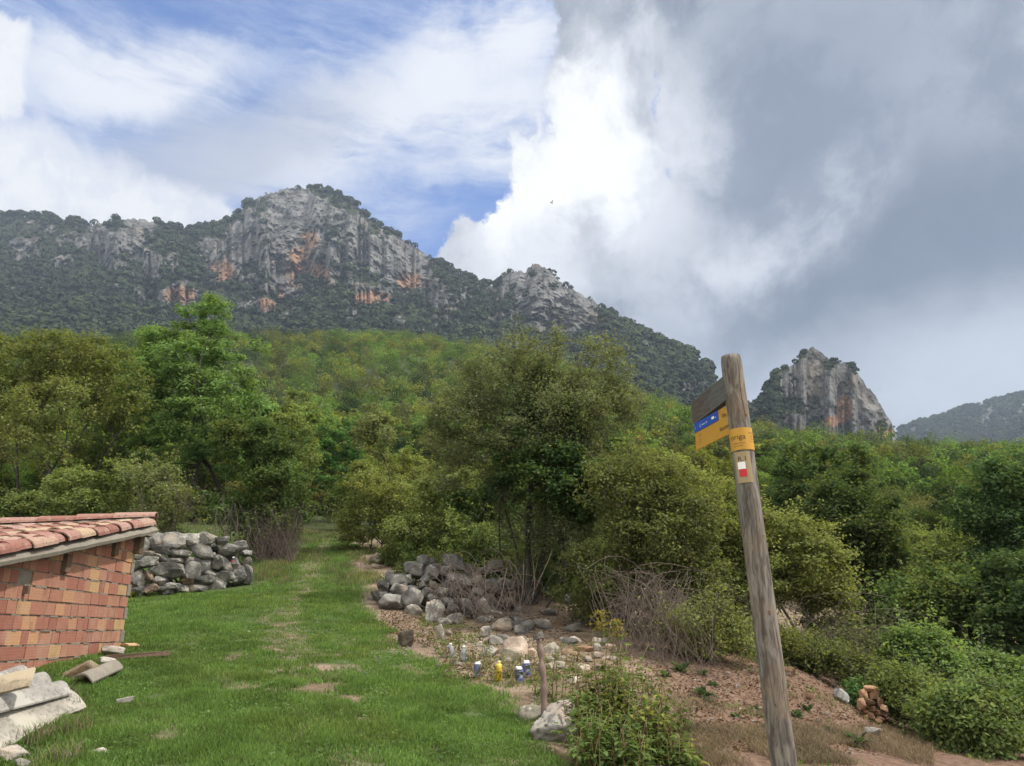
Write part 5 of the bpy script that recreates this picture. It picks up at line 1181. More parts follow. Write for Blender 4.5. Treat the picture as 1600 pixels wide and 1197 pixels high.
# --- right of it: bramble thicket and the shrubs of the bank
for i, (ub, Y, ell, n, nl, ls, col_, lab, nm, tw_) in enumerate([
    (1000, 11.2, [(980, 790, 74, 50), (1040, 840, 76, 60), (1060, 900, 60, 60), (950, 870, 60, 60), (1000, 740, 60, 36), (1000, 940, 70, 50, .6), (920, 930, 40, 40, .6)], 560, 46000, .052, (0.084, 0.095, 0.036), 'dark leafy bramble thicket with a mass of dry stems under it', 'bramble', .3),
    (1080, 12.2, [(1060, 770, 74, 40), (1120, 830, 60, 50), (1030, 730, 50, 26), (1110, 780, 50, 36)], 300, 26000, .055, (0.149, 0.143, 0.046), 'golden olive shrub behind the post, left part of the bank', 'shrub', .35),
    (1210, 12.2, [(1200, 860, 80, 60), (1250, 890, 66, 60), (1170, 930, 60, 50), (1260, 940, 56, 36), (1130, 890, 50, 50)], 470, 42000, .055, (0.143, 0.149, 0.050), 'rounded yellow-green shrub directly right of the post', 'shrub', .35),
    (1345, 15, [(1340, 790, 56, 42), (1310, 830, 40, 50), (1350, 860, 56, 60), (1340, 930, 46, 60), (1370, 970, 46, 50)], 430, 42000, .075, (0.049, 0.071, 0.027), 'dark green ivy-clad tree right of the yellow-green shrub', 'tree', .12),
    (1300, 21, [(1290, 740, 60, 44), (1250, 780, 50, 40), (1330, 770, 40, 40)], 260, 22000, .10, (0.061, 0.092, 0.035), 'mid green tree behind and left of the dark ivy-clad tree', 'tree', .1),
    (1440, 17, [(1440, 880, 64, 46), (1480, 850, 60, 40), (1420, 920, 50, 46)], 300, 24000, .075, (0.114, 0.136, 0.045), 'light olive shrub between the dark ivy-clad tree and the right edge', 'shrub', .3),
    (1560, 15.5, [(1560, 790, 44, 60), (1590, 740, 36, 44), (1580, 850, 54, 54), (1610, 900, 60, 60)], 380, 33000, .085, (0.059, 0.094, 0.037), 'dark green leafy tree at the right edge', 'tree', .15),
    (1500, 13, [(1480, 930, 70, 40), (1540, 960, 60, 50), (1440, 960, 60, 40)], 330, 27000, .07, (0.073, 0.106, 0.036), 'thick green bramble below the light olive shrub', 'bramble', .25),
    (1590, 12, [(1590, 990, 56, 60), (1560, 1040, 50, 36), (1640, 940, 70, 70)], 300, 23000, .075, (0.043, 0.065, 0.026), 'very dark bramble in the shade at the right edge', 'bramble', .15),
    (1480, 10.8, [(1490, 1050, 60, 26), (1450, 1020, 50, 26), (1540, 1070, 54, 34)], 280, 22000, .06, (0.103, 0.147, 0.048), 'fresh green bramble above the ochre masonry stump', 'bramble', .3),
    (1540, 8.8, [(1540, 1130, 70, 40), (1500, 1110, 50, 30), (1590, 1100, 60, 44), (1560, 1180, 70, 40)], 300, 22000, .050, (0.097, 0.136, 0.047), 'bright green bramble at the bottom right corner', 'bramble', .3),
    (1180, 10.6, [(1190, 1000, 46, 22), (1240, 1015, 40, 18)], 130, 8000, .042, (0.10, 0.105, 0.035), 'low olive scrub at the top of the bank right behind the post', 'shrub', .7),
    (1300, 10.8, [(1290, 1025, 44, 20), (1330, 1040, 36, 18)], 120, 7000, .042, (0.085, 0.10, 0.035), 'low tangled scrub on the bank between the post and the ivy', 'shrub', .7),
    (1430, 9.8, [(1430, 1085, 50, 26), (1400, 1060, 30, 18), (1470, 1110, 40, 30)], 180, 12000, .045, (0.095, 0.12, 0.035), 'green bramble spreading right of the ochre masonry stump', 'bramble', .5),
    (1385, 11.8, [(1390, 1020, 50, 22), (1340, 1000, 40, 22)], 120, 5500, .05, (0.102, 0.102, 0.047), 'sparse twiggy scrub at the top of the bank behind the masonry stump', 'shrub', .9),
    (1100, 9.6, [(1090, 970, 50, 40), (1130, 990, 40, 30)], 120, 5500, .042, (0.131, 0.137, 0.049), 'thin yellow-green bramble sprays at the foot of the dry thicket', 'bramble', .8),
  ]):
    b = ground_at(ub, Y); plant(nm, lab, {'shrub': 'shrub', 'tree': 'tree', 'bramble': 'bramble'}[nm], b, [stem([RNG.uniform(-.5, .5), RNG.uniform(-.3, .3), -.2], [RNG.uniform(-.7, .7), RNG.uniform(-.4, .4), 0.8], 4) for _ in range(5)], env_px(b, ell, Y), n, nl, ls, 0.20 if Y < 13 else 0.26, col_, 80 + i, rtip=0.003, rmax=0.05, bark='barkdark' if nm == 'tree' else 'bark', twigs=tw_ + .3, trunkname='trunk' if nm == 'tree' else 'stems', crownname='crown' if nm == 'tree' else 'foliage', step=0.22, strays=0.03)

# --- dry stems: a curtain of dead bramble canes, and vines looping over the tumbled wall
def canes(name, label, cat, n, src, dst, rad, sag, seed, mat='vine', k=9, fork=0.5, group=None, spread=0.06, lift=0.0):
    rng = np.random.default_rng(seed); A0, A1, Ra, Rb = [], [], [], []; base = None
    for i in range(n):
        a, b_ = src(rng), dst(rng); L = np.linalg.norm(b_ - a); t_ = np.linspace(0, 1, k)[:, None]
        s_ = rng.normal(size=3) * 0.16 * L; up_ = np.array([0, 0, sag(rng) * L])
        pts = a + (b_ - a) * t_ + (s_ + up_) * np.sin(t_ * math.pi) + np.cumsum(rng.normal(size=(k, 3)), 0) * spread * 0.25 * L / k * 2
        gz_ = H(pts[:, 0], pts[:, 1]); pts[:, 2] = np.maximum(pts[:, 2], gz_ + 0.01 + lift)
        r0 = rng.uniform(*rad); rr_ = np.linspace(r0, r0 * 0.35, k)
        A0.append(pts[:-1]); A1.append(pts[1:]); Ra.append(rr_[:-1]); Rb.append(rr_[1:])
        if rng.random() < fork:
            j = rng.integers(2, k - 2); d = pts[j] - pts[j - 1] + rng.normal(size=3) * 0.5 * np.linalg.norm(pts[j] - pts[j - 1]); m_ = 5
            q_ = pts[j] + d * np.linspace(0, m_ * .7, m_)[:, None] + np.cumsum(rng.normal(size=(m_, 3)), 0) * 0.02; q_[:, 2] = np.maximum(q_[:, 2], H(q_[:, 0], q_[:, 1]) + .01)
            A0.append(q_[:-1]); A1.append(q_[1:]); Ra.append(np.full(m_ - 1, r0 * .5)); Rb.append(np.full(m_ - 1, r0 * .3))
    A0, A1, Ra, Rb = map(np.concatenate, (A0, A1, Ra, Rb)); V, F = segs(A0, A1, Ra, Rb, 4); c_ = V.mean(0)
    o_ = obj(name, mesh_np(name, V - c_, F, True), M[mat], None, tuple(c_)); return tag(o_, label, cat, group)
pu = lambda rng, a, b_, c_, d, y0, y1: P(rng.uniform(a, b_), rng.uniform(c_, d), rng.uniform(y0, y1))
gu = lambda rng, a, b_, y0, y1: ground_at(rng.uniform(a, b_), rng.uniform(y0, y1))
canes('dry_brambles', 'curtain of dead grey-brown bramble canes hanging below the dark thicket', 'dry brambles', 200, lambda g: pu(g, 920, 1085, 880, 965, 9.8, 10.8), lambda g: gu(g, 950, 1090, 8.9, 10.2), (.0022, .0050), lambda g: g.uniform(-.05, .22), 5)
canes('dry_brambles', 'sprawl of dead bramble canes on the earth under the thicket, nearest the camera', 'dry brambles', 34, lambda g: pu(g, 1000, 1100, 900, 980, 9.0, 9.8), lambda g: gu(g, 1010, 1130, 8.5, 9.2), (.0022, .005), lambda g: g.uniform(0, .25), 6)
canes('dry_brambles', 'dry cane tangle at the foot of the shrubs right of the post', 'dry brambles', 90, lambda g: pu(g, 1180, 1420, 930, 1010, 10.8, 12.5), lambda g: gu(g, 1200, 1430, 10.2, 12), (.002, .004), lambda g: g.uniform(0, .2), 7)
canes('vine', 'brown woody vines looping from the big tree down over the tumbled wall', 'vine', 20, lambda g: pu(g, 760, 890, 850, 910, 12.2, 13.0), lambda g: P(g.uniform(640, 830), g.uniform(925, 985), g.uniform(10.9, 12.0)), (.004, .009), lambda g: g.uniform(-.5, -.15), 8, k=14, fork=.4)
canes('vine', 'thinner tangled vines lying across the middle of the tumbled wall', 'vine', 80, lambda g: pu(g, 660, 800, 875, 925, 12.0, 12.6), lambda g: P(g.uniform(660, 850), g.uniform(930, 1000), g.uniform(10.9, 11.9)), (.003, .0065), lambda g: g.uniform(-.15, .2), 9, k=10)
canes('dry_brush', 'brownish grey heap of dead brush beside the left edge of the path', 'dry brush', 330, lambda g: gu(g, 405, 462, 18.2, 19.4), lambda g: pu(g, 385, 475, 790, 850, 18.0, 19.6), (.003, .006), lambda g: g.uniform(-.1, .2), 10)
canes('dry_brush', 'bare pale twigs standing up above the left stone wall', 'dry brush', 26, lambda g: gu(g, 350, 370, 16.6, 17.2), lambda g: pu(g, 335, 385, 770, 830, 16.4, 17.4), (.006, .010), lambda g: g.uniform(-.05, .1), 12)
canes('dry_brush', 'leafless grey twigs rising from the straggly shrub below the ash', 'dry brush', 60, lambda g: gu(g, 225, 290, 19.6, 20.4), lambda g: pu(g, 200, 300, 730, 800, 19.4, 20.4), (.004, .008), lambda g: g.uniform(-.05, .1), 13)

# --- leafy weeds by the stake, one plant each
def weed(u, Y, hpx, seed, label, group=None, yellow=False, leaf=0.085, n=60, col_=None, vtop=None):
    rng = np.random.default_rng(seed); b = ground_at(u, Y); h = hpx * Y / FPX * 1.05
    r_ = thing('leafy_weed', label, 'weed', tuple(b), 0, group); S, Lv, Fv = MB(), [], []
    ns_ = rng.integers(3, 6); C, Nn, sz = [], [], []
    for s_ in range(ns_):
        top = np.array([rng.normal() * .16 * h, rng.normal() * .16 * h, h * rng.uniform(.7, 1.0)]); pts = np.array(stem([rng.normal() * .03, rng.normal() * .03, -.02], top, 8, .07, rng)); V, F = tube(pts, np.linspace(.006, .002, 8), 5); S.add(V, F)
        for j in range(n // ns_):
            t_ = rng.uniform(.12, 1.0); p_ = np.array([np.interp(t_, np.linspace(0, 1, 8), pts[:, k]) for k in range(3)]); a = rng.uniform(0, 2 * math.pi); d = np.array([math.cos(a), math.sin(a), rng.uniform(-.5, .35)]); d /= np.linalg.norm(d)
            L = leaf * rng.uniform(.5, 1.25) * (1.15 - 0.45 * t_); W_ = L * rng.uniform(.5, .7); side_ = np.cross(d, [0, 0, 1.0]); side_ /= np.linalg.norm(side_); nu = np.cross(side_, d); o_ = p_ + d * .035
            dr = -nu * L * .18 if nu[2] > 0 else nu * L * .18
            Vl = [o_, o_ + d * L * .30 + side_ * W_ * .5 + nu * .1 * L, o_ + d * L * .70 + side_ * W_ * .38 + nu * .05 * L, o_ + d * L + dr, o_ + d * L * .70 - side_ * W_ * .38 + nu * .05 * L, o_ + d * L * .30 - side_ * W_ * .5 + nu * .1 * L, o_ + d * L * .35, o_ + d * L * .7]
            Lv.append(np.array(Vl)); 
    V = np.concatenate(Lv); q4 = np.array([[0, 1, 6, 6]]); N = len(Lv); i8 = np.arange(N)[:, None] * 8
    F = [(i8[:, :, None] + np.array([[0, 1, 6], [3, 4, 7], [0, 6, 5], [2, 3, 7]])[None]).reshape(-1, 3), (i8[:, :, None] + np.array([[1, 2, 7, 6], [6, 7, 4, 5]])[None]).reshape(-1, 4)]
    S.build('stems', M['weedstem'], r_, True); obj('leaves', mesh_np('leaves', V, F, True), M['weed'], r_)
    if yellow:
        C = np.array([b * 0 + np.array([rng.normal() * .035, rng.normal() * .035, h * rng.uniform(.86, 1.08)]) for _ in range(160)]) ; V, F = leaves(C, .024, rng, .3, .8); obj('flower_head', mesh_np('flower_head', V, F), M['flower'], r_)
    return r_
m, t, o = new_mat('weed_stem'); princ(t, o, (0.16, 0.12, 0.05), 0.6); M['weedstem'] = m
M['flower'] = leaf_mat('weed_flower', col=(0.22, 0.19, 0.05), vary=.4, yellow=.4, ycol=(0.30, 0.20, 0.06))
weed(934, 6.6, 128, 1, 'tallest leafy weed with a yellowish seed head, behind the low weeds', None, True, .085, 80)
weed(958, 6.8, 112, 2, 'second tallest leafy weed with a seed head, right of the tallest', None, True, .09, 70)
weed(868, 6.8, 78, 3, 'yellowish leafy weed just right of the wooden stake', None, False, .06, 60)
weed(888, 6.4, 84, 4, 'leafy weed between the wooden stake and the tallest weed', None, False, .06, 70)
rngw = np.random.default_rng(8)
for i in range(46):
    Y = rngw.uniform(5.2, 6.7); e_ = (6.7 - Y) / 1.5
    u = rngw.uniform(880 + 10 * e_, 1060 - 5 * e_ + 10 * (1 - e_)); weed(u, Y, rngw.uniform(54, 92) * (1 - 0.45 * max(0, (u - 1000) / 70)), 20 + i, 'low leafy green weed in the dense patch right of the pitted boulder', 'leafy weeds right of the boulder', False, rngw.uniform(.06, .09), 80)
for i, (u, Y) in enumerate([(700, 8.9), (735, 8.7), (765, 8.2), (792, 7.7), (752, 7.6), (770, 7.45), (800, 7.35), (838, 7.0), (835, 7.5), (720, 9.3), (860, 7.5), (690, 9.2), (712, 8.4), (740, 8.1), (758, 7.9), (786, 8.2), (806, 7.9), (822, 8.0), (846, 8.2), (870, 8.2), (890, 7.9), (760, 8.8), (900, 8.6), (675, 9.6)]):
    weed(u, Y, 26, 90 + i, 'small thin weed growing among the cans and pale rocks', 'small weeds among the cans', False, .045, 44)
# rosettes on the bank, nettles and ivy at the wall foot
def rosette(u, v, s, seed, label, group, col_=(0.06, 0.095, 0.045)):
    rng = np.random.default_rng(seed); c_ = onray(u, v, 4, 30); Lf = []
    for j in range(26):
        a = rng.uniform(0, 2 * math.pi); el_ = rng.uniform(.15, 1.1); d = np.array([math.cos(a) * math.cos(el_), math.sin(a) * math.cos(el_), math.sin(el_)]); L = s * rng.uniform(.6, 1.1); sd_ = np.cross(d, [0, 0, 1]); sd_ /= np.linalg.norm(sd_); w_ = L * .13
        m_ = d * L * .55 + [0, 0, .0]; e = d * L + [0, 0, -.28 * L]; Lf.append(np.array([sd_ * w_ * .4, m_ + sd_ * w_, e, m_ - sd_ * w_]))
    V = np.concatenate(Lf); F = np.arange(len(Lf))[:, None] * 4 + np.arange(4)[None]
    o_ = obj('rosette_plant', mesh_np('rosette_plant', V, F), M['leaf'], None, tuple(c_), col_); tag(o_, label, 'plant', group)
for i, (u, v, s) in enumerate([(1066, 1050, .20), (1098, 1055, .12), (1040, 1058, .13), (1098, 1090, .20), (1115, 1073, .10), (1340, 1165, .20), (1245, 1120, .13), (1262, 1112, .13), (1152, 1122, .10), (1235, 1030, .16), (1180, 1110, .1), (1410, 1150, .12), (1290, 1145, .10)]):
    rosette(u, v, s, i, 'low green rosette plant on the bare reddish bank', 'green rosettes on the reddish bank')
for i, (u, v, s) in enumerate([(215, 918, .22), (232, 920, .25), (255, 918, .2), (283, 915, .25), (300, 918, .22), (330, 916, .22), (225, 905, .2), (350, 912, .2), (205, 935, .22), (265, 922, .2), (318, 920, .2), (212, 925, .2)]):
    rosette(u, v, s * 1.15, 50 + i, 'dark green nettle clump at the foot of the left stone wall', 'nettles at the foot of the left stone wall', (0.035, 0.07, 0.02))
b = ground_at(1330, 10.1); plant('ivy', 'bright green ivy draped over the bank left of the ochre masonry', 'climber', b, [stem([0, 0, -.1], [0, 0, .3], 3)], env_px(b, [(1330, 1085, 20, 22), (1325, 1110, 22, 18), (1345, 1100, 14, 24)], 10.0, depth=.5), 60, 2600, .045, .11, (0.07, 0.13, 0.035), 99, rtip=.002, trunkname='stems', crownname='foliage', minz=-.5)

# ------------------------------------------------------------------ wooded hillside: single trees for the nearer slope, one mass beyond
protos = []
rngp = np.random.default_rng(77)
def proto(kind, seed):
    rng = np.random.default_rng(seed); Hh, Rr_ = (5.2, 2.3) if kind == 'round' else (6.6, 1.9) if kind == 'tall' else (3.0, 2.2)
    el = [(0, 0, Hh * .62, Rr_ * .75, Rr_ * .75, Hh * .34)]
    for k in range(6): a = rng.uniform(0, 6.28); q_ = rng.uniform(.35, .7) * Rr_; el.append((math.cos(a) * q_, math.sin(a) * q_, Hh * rng.uniform(.38, .8), Rr_ * rng.uniform(.35, .55), Rr_ * rng.uniform(.35, .55), Hh * rng.uniform(.12, .2)))
    nt = {'round': 2, 'tall': 1, 'low': 4}[kind]
    r_ = plant('hillside_tree' if kind != 'low' else 'hillside_bush', None, 'tree' if kind != 'low' else 'bush', (0, 0, 0), [stem([rng.uniform(-.2, .2), rng.uniform(-.2, .2), -.6], [rng.uniform(-.4, .4), rng.uniform(-.4, .4), Hh * .5], 5, .08, rng) for _ in range(nt)], el, 190, 6500, .19, .42, (1, 1, 1), seed, rtip=.008, rmax=.10, shell=.75, strays=.02)
    return r_, Hh, Rr_
for k, (kd, sd_) in enumerate([('round', 1), ('round', 2), ('tall', 3), ('tall', 4), ('low', 5), ('low', 6), ('round', 7)]): protos.append(proto(kd, 200 + sd_) + (kd,))
PALK = 1.35
PAL = [('fresh green', (0.085, 0.135, 0.032)), ('yellow-green', (0.125, 0.135, 0.030)), ('dark green', (0.042, 0.066, 0.024)), ('olive', (0.085, 0.092, 0.034)), ('grey-green', (0.070, 0.088, 0.042)), ('rusty brown-green', (0.135, 0.100, 0.040))]
cand = []; far_pts = []
rr_ = 32.0
while rr_ < 335:
    cell = 2.6 if rr_ < 60 else 3.5 if rr_ < 110 else 5.1
    for th_ in np.arange(-0.80, 0.80, cell / rr_):
        a = th_ + rngp.uniform(-.5, .5) * cell / rr_; r2 = rr_ + rngp.uniform(-.5, .5) * cell; x, y = math.sin(a) * r2, math.cos(a) * r2
        cand.append((x, y))
    rr_ += cell * 0.95
cand = np.array(cand); cz = H(cand[:, 0], cand[:, 1]); cr = np.hypot(cand[:, 0], cand[:, 1])
# screen position only serves to drop trees that nobody could see
yy = cand[:, 1]; den = CP * yy + SP * cz; uu = 800 + FPX * cand[:, 0] / den; vv = 598.5 - FPX * (-SP * yy + CP * cz) / den
keep = (uu > -160) & (uu < 1760)
# openings: the path's upper end, the dry clearing on the right
keep &= ~((dline(cand[:, 0], cand[:, 1], PATHL) < 2.5) & (cr < 40))
clear = np.exp(-((uu - 1440) / 120) ** 2 - ((vv - 822) / 26) ** 2); keep &= ~(rngp.random(len(cand)) < clear * 1.1)
gapn = fbm(np.c_[cand * 0.045, cand[:, :1] * 0], 3, 91); keep &= ~((gapn > 0.45) & (rngp.random(len(cand)) < .3))
cand, cz, cr, uu, vv = cand[keep], cz[keep], cr[keep], uu[keep], vv[keep]
tone = fbm(np.c_[cand * 0.03, cand[:, :1] * 0], 3, 93)
order = np.argsort(cr); NIND = 285
zone = lambda u: 'left' if u < 420 else 'middle' if u < 1080 else 'right'
used = set(); FV, FC = [], []
for n_i, k in enumerate(order):
    x, y, z, u = cand[k, 0], cand[k, 1], cz[k], uu[k]
    right = u > 1120
    w_ = np.array([.34, .24, .14, .18, .08, .02]) if not right else np.array([.26, .12, .28, .16, .15, .03])
    if tone[k] > .15: w_ = w_ * np.array([2.2, 1.4, .4, .6, .5, .6])
    elif tone[k] < -.15: w_ = w_ * np.array([.5, .7, 1.6, 1.6, 1.6, 1.2])
    if cr[k] > 150 and u < 450: w_ = w_ * np.array([.3, .3, 2.5, 1, 1, .3])
    pc = rngp.choice(6, p=w_ / w_.sum()); col_ = np.array(PAL[pc][1]) * PALK * rngp.uniform(.52, 1.36)
    sc_ = rngp.uniform(.62, 1.15) * float(np.interp(cr[k], [32, 60, 110, 160], [.48, .70, 1.0, 1.4]))
    if n_i < NIND:
        pi = rngp.integers(0, len(protos)); pr0, Hh, Rr_, kd = protos[pi]
        if pi not in used: o_ = pr0; used.add(pi)
        else: o_ = copy_tree(pr0)
        o_.location = (x, y, z - .1); o_.rotation_euler = (0, 0, rngp.uniform(0, 6.28)); o_.scale = (sc_, sc_, sc_ * rngp.uniform(.9, 1.1))
        near = cr[k] < 62
        ph = {'round': 'bushy tree', 'tall': 'slender tree', 'low': 'low bush'}[kd]
        lab = f"{PAL[pc][0]} {ph} in the {'lower' if near else 'upper'} part of the wooded slope, {zone(u)} of the picture"
        if zone(u) == 'right': lab = f"{PAL[pc][0]} {ph} in the {'nearer' if near else 'farther'} wood below the crag, right of the post"
        tag(o_, lab, 'bush' if kd == 'low' else 'tree', lab.replace(' tree', ' trees').replace(' bush ', ' bushes '))
        for ch in o_.children:
            if ch.name.startswith('crown'): ch.color = (*col_, 1)
    else: FV.append((x, y, z, sc_, pc, col_))
# the far wood: crowns of leaf clumps, all one mass
def far_wood(items, name, seed, K=460, ls=.36):
    rng = np.random.default_rng(seed); n = len(items); C = np.array([q_[:3] for q_ in items]); s = np.array([q_[3] for q_ in items])
    dist_ = np.hypot(C[:, 0], C[:, 1])
    nb = 13; bo = rng.normal(size=(n, nb, 3)); bo /= np.linalg.norm(bo, axis=2, keepdims=True); bo = bo * np.array([1.65, 1.65, 1.9]) * rng.uniform(.45, 1, (n, nb, 1)) + [0, 0, 3.2]
    pick = rng.integers(0, nb, (n, K)); d = rng.normal(size=(n, K, 3)); d /= np.linalg.norm(d, axis=2, keepdims=True)
    pos = (np.take_along_axis(bo, pick[:, :, None], 1) + d * rng.uniform(.75, 1.05, (n, K, 1)) * np.array([.82, .82, .62])) * s[:, None, None] + C[:, None]
    V, F = leaves(pos.reshape(-1, 3), ls, rng, .25, .8, d.reshape(-1, 3) * 1.5, .6); col_ = np.repeat(np.array([q_[5] for q_ in items]), K * 4, 0)
    me = mesh_np(name, V, F); at = me.color_attributes.new('tone', 'FLOAT_COLOR', 'POINT'); at.data.foreach_set('color', np.c_[col_, np.ones(len(col_))].astype(np.float32).ravel())
    return tag(obj(name, me, M['woodleaf']), kind='stuff')
_m = leaf_mat('wood_leaf', yellow=0.02); M['woodleaf'] = _m
for n in _m.node_tree.nodes:
    if n.type == 'OBJECT_INFO':
        at = _m.node_tree.nodes.new('ShaderNodeAttribute'); at.attribute_name = 'tone'
        for l in list(n.outputs['Color'].links): _m.node_tree.links.new(at.outputs['Color'], l.to_socket)
far_wood(FV, 'woodland', 5)
# low growth that hides the soil between the trees
rngu = np.random.default_rng(6); n_ = 5200; r_u = np.exp(rngu.uniform(math.log(25), math.log(150), n_)); a_u = rngu.uniform(-.72, .72, n_); xu, yu = np.sin(a_u) * r_u, np.cos(a_u) * r_u
xe = rngu.uniform(.0, 1, 420); ye = rngu.uniform(13.6, 25, 420); ue = 600 + 560 * xe; xe = np.array([ray(a_, 870)[0] for a_ in ue]) * ye; xu, yu = np.append(xu, xe), np.append(yu, ye); r_u = np.hypot(xu, yu); near_ = np.append(np.zeros(n_, bool), np.ones(420, bool))
oku = ((dline(xu, yu, PATHL) > 1.7) & ((side(xu, yu) < -.2) | (r_u > 27))) & ~(near_ & (H(xu, yu) < .45)); nk = oku & near_; xn_, yn_ = xu[nk], yu[nk]; oku &= ~near_; xu, yu, r_u = xu[oku], yu[oku], r_u[oku]; zu = H(xu, yu)
tn = fbm(np.c_[xu * .12, yu * .12, xu * 0], 3, 8)
far_wood([(x_, y_, z_ - .25 - .75 * s_, s_, 0, np.array([(.10, .13, .045), (.13, .125, .05), (.07, .10, .035)][int(np.clip((t_ + .5) * 3, 0, 2))]) * rngu.uniform(.8, 1.25)) for x_, y_, z_, t_, s_ in zip(xu, yu, zu, tn, rngu.uniform(.25, .55, len(xu)) * np.clip(r_u / 60, .7, 1.4))], 'undergrowth', 9, 130, .17)
far_wood([(x_, y_, z_ - .22, s_, 0, np.array([(.085, .115, .040), (.115, .12, .05), (.06, .09, .032)][i_ % 3]) * rngu.uniform(.8, 1.25)) for i_, (x_, y_, z_, s_) in enumerate(zip(xn_, yn_, H(xn_, yn_), rngu.uniform(.10, .20, len(xn_))))], 'undergrowth', 10, 420, .045)
print('trees', len(order), 'far', len(FV))
# ------------------------------------------------------------------ grass, straw and litter: nobody could count them
def blades(name, pts, hmin, hmax, wid, mat, seed, lean=.5, kind='stuff', spread=None, flat=False):
    rng = np.random.default_rng(seed); n = len(pts); h = rng.uniform(hmin, hmax, n) * (spread if spread is not None else 1)
    a = rng.uniform(0, 2 * math.pi, n); dx = np.stack([np.cos(a), np.sin(a), 0 * a], 1); b2_ = rng.uniform(0, 2 * math.pi, n); ln = np.stack([np.cos(b2_), np.sin(b2_), 0 * a], 1) * (rng.random(n) ** .8 * lean)[:, None]
    up_ = np.array([0, 0, 1.0]); w_ = (wid * rng.uniform(.6, 1.3, n))[:, None]; h = h[:, None]
    k1 = pts + (up_ * .5 + ln * .30) * h; k2 = pts + (up_ * (.12 if flat else .95) + ln) * h
    V = np.stack([pts - dx * w_ * .5, pts + dx * w_ * .5, k1 + dx * w_ * .38, k1 - dx * w_ * .38, k2], 1).reshape(-1, 3)
    i = np.arange(n)[:, None] * 5; F = [i + np.array([[0, 1, 2, 3]]), i + np.array([[3, 2, 4]])]
    return tag(obj(name, mesh_np(name, V, F), M[mat]), kind=kind)
rng = np.random.default_rng(99)
# density falls with distance so that the lawn looks equally full everywhere
def scatter(n, th0, th1, r0, r1, p=1.0):
    r_ = np.exp(rng.uniform(math.log(r0), math.log(r1), n)); a = rng.uniform(th0, th1, n); return np.sin(a) * r_, np.cos(a) * r_
x, y = scatter(900000, -.66, .16, 3.6, 28)
gmk, _b = grass_mask(x, y)
onhut = ((np.c_[x, y] - c0) @ wn < .02) & ((np.c_[x, y] - c0) @ wd < .1) | ((np.c_[x, y] - c0) @ wn < .55) & (y < 6.6) 
tuft = fbm(np.c_[x * 3.5, y * 3.5, x * 0], 3, 55); tl_ = fbm(np.c_[x * .7, y * .7, x * 0], 3, 56)
inwall = (y > 14.8) & (y < 16.6) & (x < P(396, 900, 15)[0]) & (x > -8.2)
ok = (rng.random(len(x)) < gmk * sstep(tuft, -.75, -.2)) & ~onhut & ~inwall; x, y, tuft, tl_ = x[ok], y[ok], tuft[ok], tl_[ok]; r_ = np.hypot(x, y)
z = H(x, y); spread = (.75 + .7 * sstep(tuft, -.1, .4) + .5 * tl_) * (1 + .25 * sstep(r_, 8, 16))
blades('grass', np.stack([x, y, z - .004], 1),   .022, .052, .0050 * (1 + .07 * r_), 'grass', 1, .75, spread=spread)
print('grass', len(x))
# clover and plantain between the blades
x, y = scatter(60000, -.64, .14, 3.8, 20); g2_, _b = grass_mask(x, y); k_ = fbm(np.c_[x * 1.6, y * 1.6, x * 0], 3, 77)
ok = (rng.random(len(x)) < g2_ * sstep(k_, -.15, .35)) & ~(((np.c_[x, y] - c0) @ wn < .05) & ((np.c_[x, y] - c0) @ wd < .1)); x, y = x[ok], y[ok]
V, F = leaves(np.stack([x, y, H(x, y) + rng.uniform(.008, .035, len(x))], 1), .026, rng, 1.0, .75); tag(obj('clover', mesh_np('clover', V, F), M['clover']), kind='stuff')
# sparse grass and seedlings on the soil right of the lawn and on the bank
x, y = scatter(160000, -.12, .60, 4.4, 20); s_ = side(x, y); red_ = fbm(np.c_[x * 1.8, y * 1.8, x * 0], 4, 71)
dens = sstep(s_, -2.2, .1) * sstep(red_, -.1, .35) * .8 + sstep(red_, .12, .45) * .25; ok = (s_ < .3) & (rng.random(len(x)) < dens)
x, y = x[ok], y[ok]; blades('sparse_grass', np.stack([x, y, H(x, y) - .004], 1), .02, .07, .006 * (1 + .05 * y), 'grass', 2, .8)
# long pale grass tufts: left corner by the rubble, bank top, path verges
tp = []
for (ua, ub_, va, vb, n, s) in [(50, 130, 1130, 1197, 5, .05), (80, 130, 1085, 1120, 4, .03), (1180, 1330, 1000, 1045, 22, .09), (1240, 1340, 985, 1030, 16, .09), (395, 450, 880, 915, 18, .09), (395, 500, 835, 880, 40, .14), (520, 590, 845, 915, 34, .12), (1320, 1460, 1040, 1085, 30, .08), (470, 560, 820, 850, 20, .15), (410, 440, 880, 900, 8, .1)]:
    c_ = ground_pts(rng, n, ua, ub_, va, vb); m_ = 130
    q_ = np.repeat(c_, m_, 0) + np.c_[rng.normal(size=(len(c_) * m_, 2)) * s, np.zeros(len(c_) * m_)]; tp.append(q_)
q_ = np.concatenate(tp); q_[:, 2] = H(q_[:, 0], q_[:, 1]); far_ = q_[:, 1] > 9
half = rng.random(len(q_)) < .5
blades('tall_grass', q_[half], .06, .17, .0055 * (1 + .05 * q_[half][:, 1]), 'grass', 3, .6)
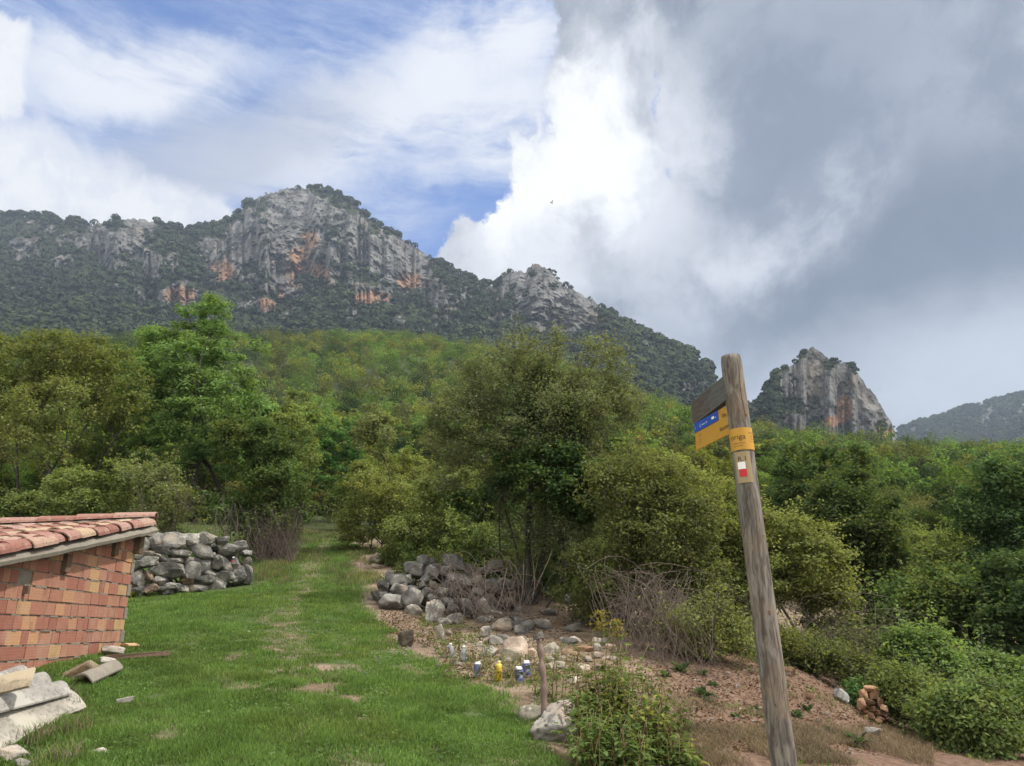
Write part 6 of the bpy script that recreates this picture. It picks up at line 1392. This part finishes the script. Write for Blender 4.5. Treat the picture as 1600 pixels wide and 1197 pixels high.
blades('dry_grass', q_[~half], .06, .16, .0045 * (1 + .05 * q_[~half][:, 1]), 'straw', 4, .7)
# combed straw lying on the ground, bottom right, and thatch in the worn lawn
a_ = ground_pts(rng, 15000, 1040, 1460, 1140, 1200, 20); ok = fbm(a_ * np.array([1.3, 1.3, 0]), 3, 12) > -.25; a_ = a_[ok]
b_ = ground_pts(rng, 5000, 930, 1300, 1090, 1160, 20); b_ = b_[fbm(b_ * np.array([1.3, 1.3, 0]), 3, 12) > .2]
x, y = scatter(90000, -.60, .12, 3.8, 24); _g, br_ = grass_mask(x, y); ok = (rng.random(len(x)) < (.08 + br_ * .45)) & ~(((np.c_[x, y] - c0) @ wn < .02) & ((np.c_[x, y] - c0) @ wd < .1)) & (side(x, y) > -.4) & ~((y > 14.8) & (y < 16.6) & (x < P(396, 900, 15)[0]))
d_ = np.stack([x[ok], y[ok], H(x[ok], y[ok])], 1); q_ = np.concatenate([a_, b_, d_]); k_ = np.r_[np.full(len(a_) + len(b_), 1.0), np.full(len(d_), .45)]
blades('straw', q_ + [0, 0, .004], .05, .14, .0035, 'straw', 5, 1.8, spread=k_, flat=True)
# fallen leaves and crumbs of earth on the bank and under the thicket
c1 = ground_pts(rng, 11000, 900, 1480, 1000, 1180, 20); c2 = ground_pts(rng, 3500, 690, 900, 960, 1060, 20); c3 = ground_pts(rng, 2500, 595, 720, 955, 1010, 20); c4 = ground_pts(rng, 1500, 380, 560, 860, 960, 30); c_ = np.concatenate([c1, c2, c3, c4])
V, F = leaves(c_ + [0, 0, .008], .034, rng, 1.2, .6); tag(obj('leaf_litter', mesh_np('leaf_litter', V, F), M['litter']), kind='stuff')
# crumbs of stone and clods on the bank
cb_ = MB()
for q_ in ground_pts(rng, 420, 980, 1500, 1045, 1185, 20):
    V, F = ICO[1]; s = rng.uniform(.012, .045); cb_.add(V * (1 + rng.uniform(-.3, .3, (len(V), 1))) * s @ rot_rand(rng).T * .6 + q_, F)
tag(cb_.build('clods', M['clod'], None), kind='stuff')
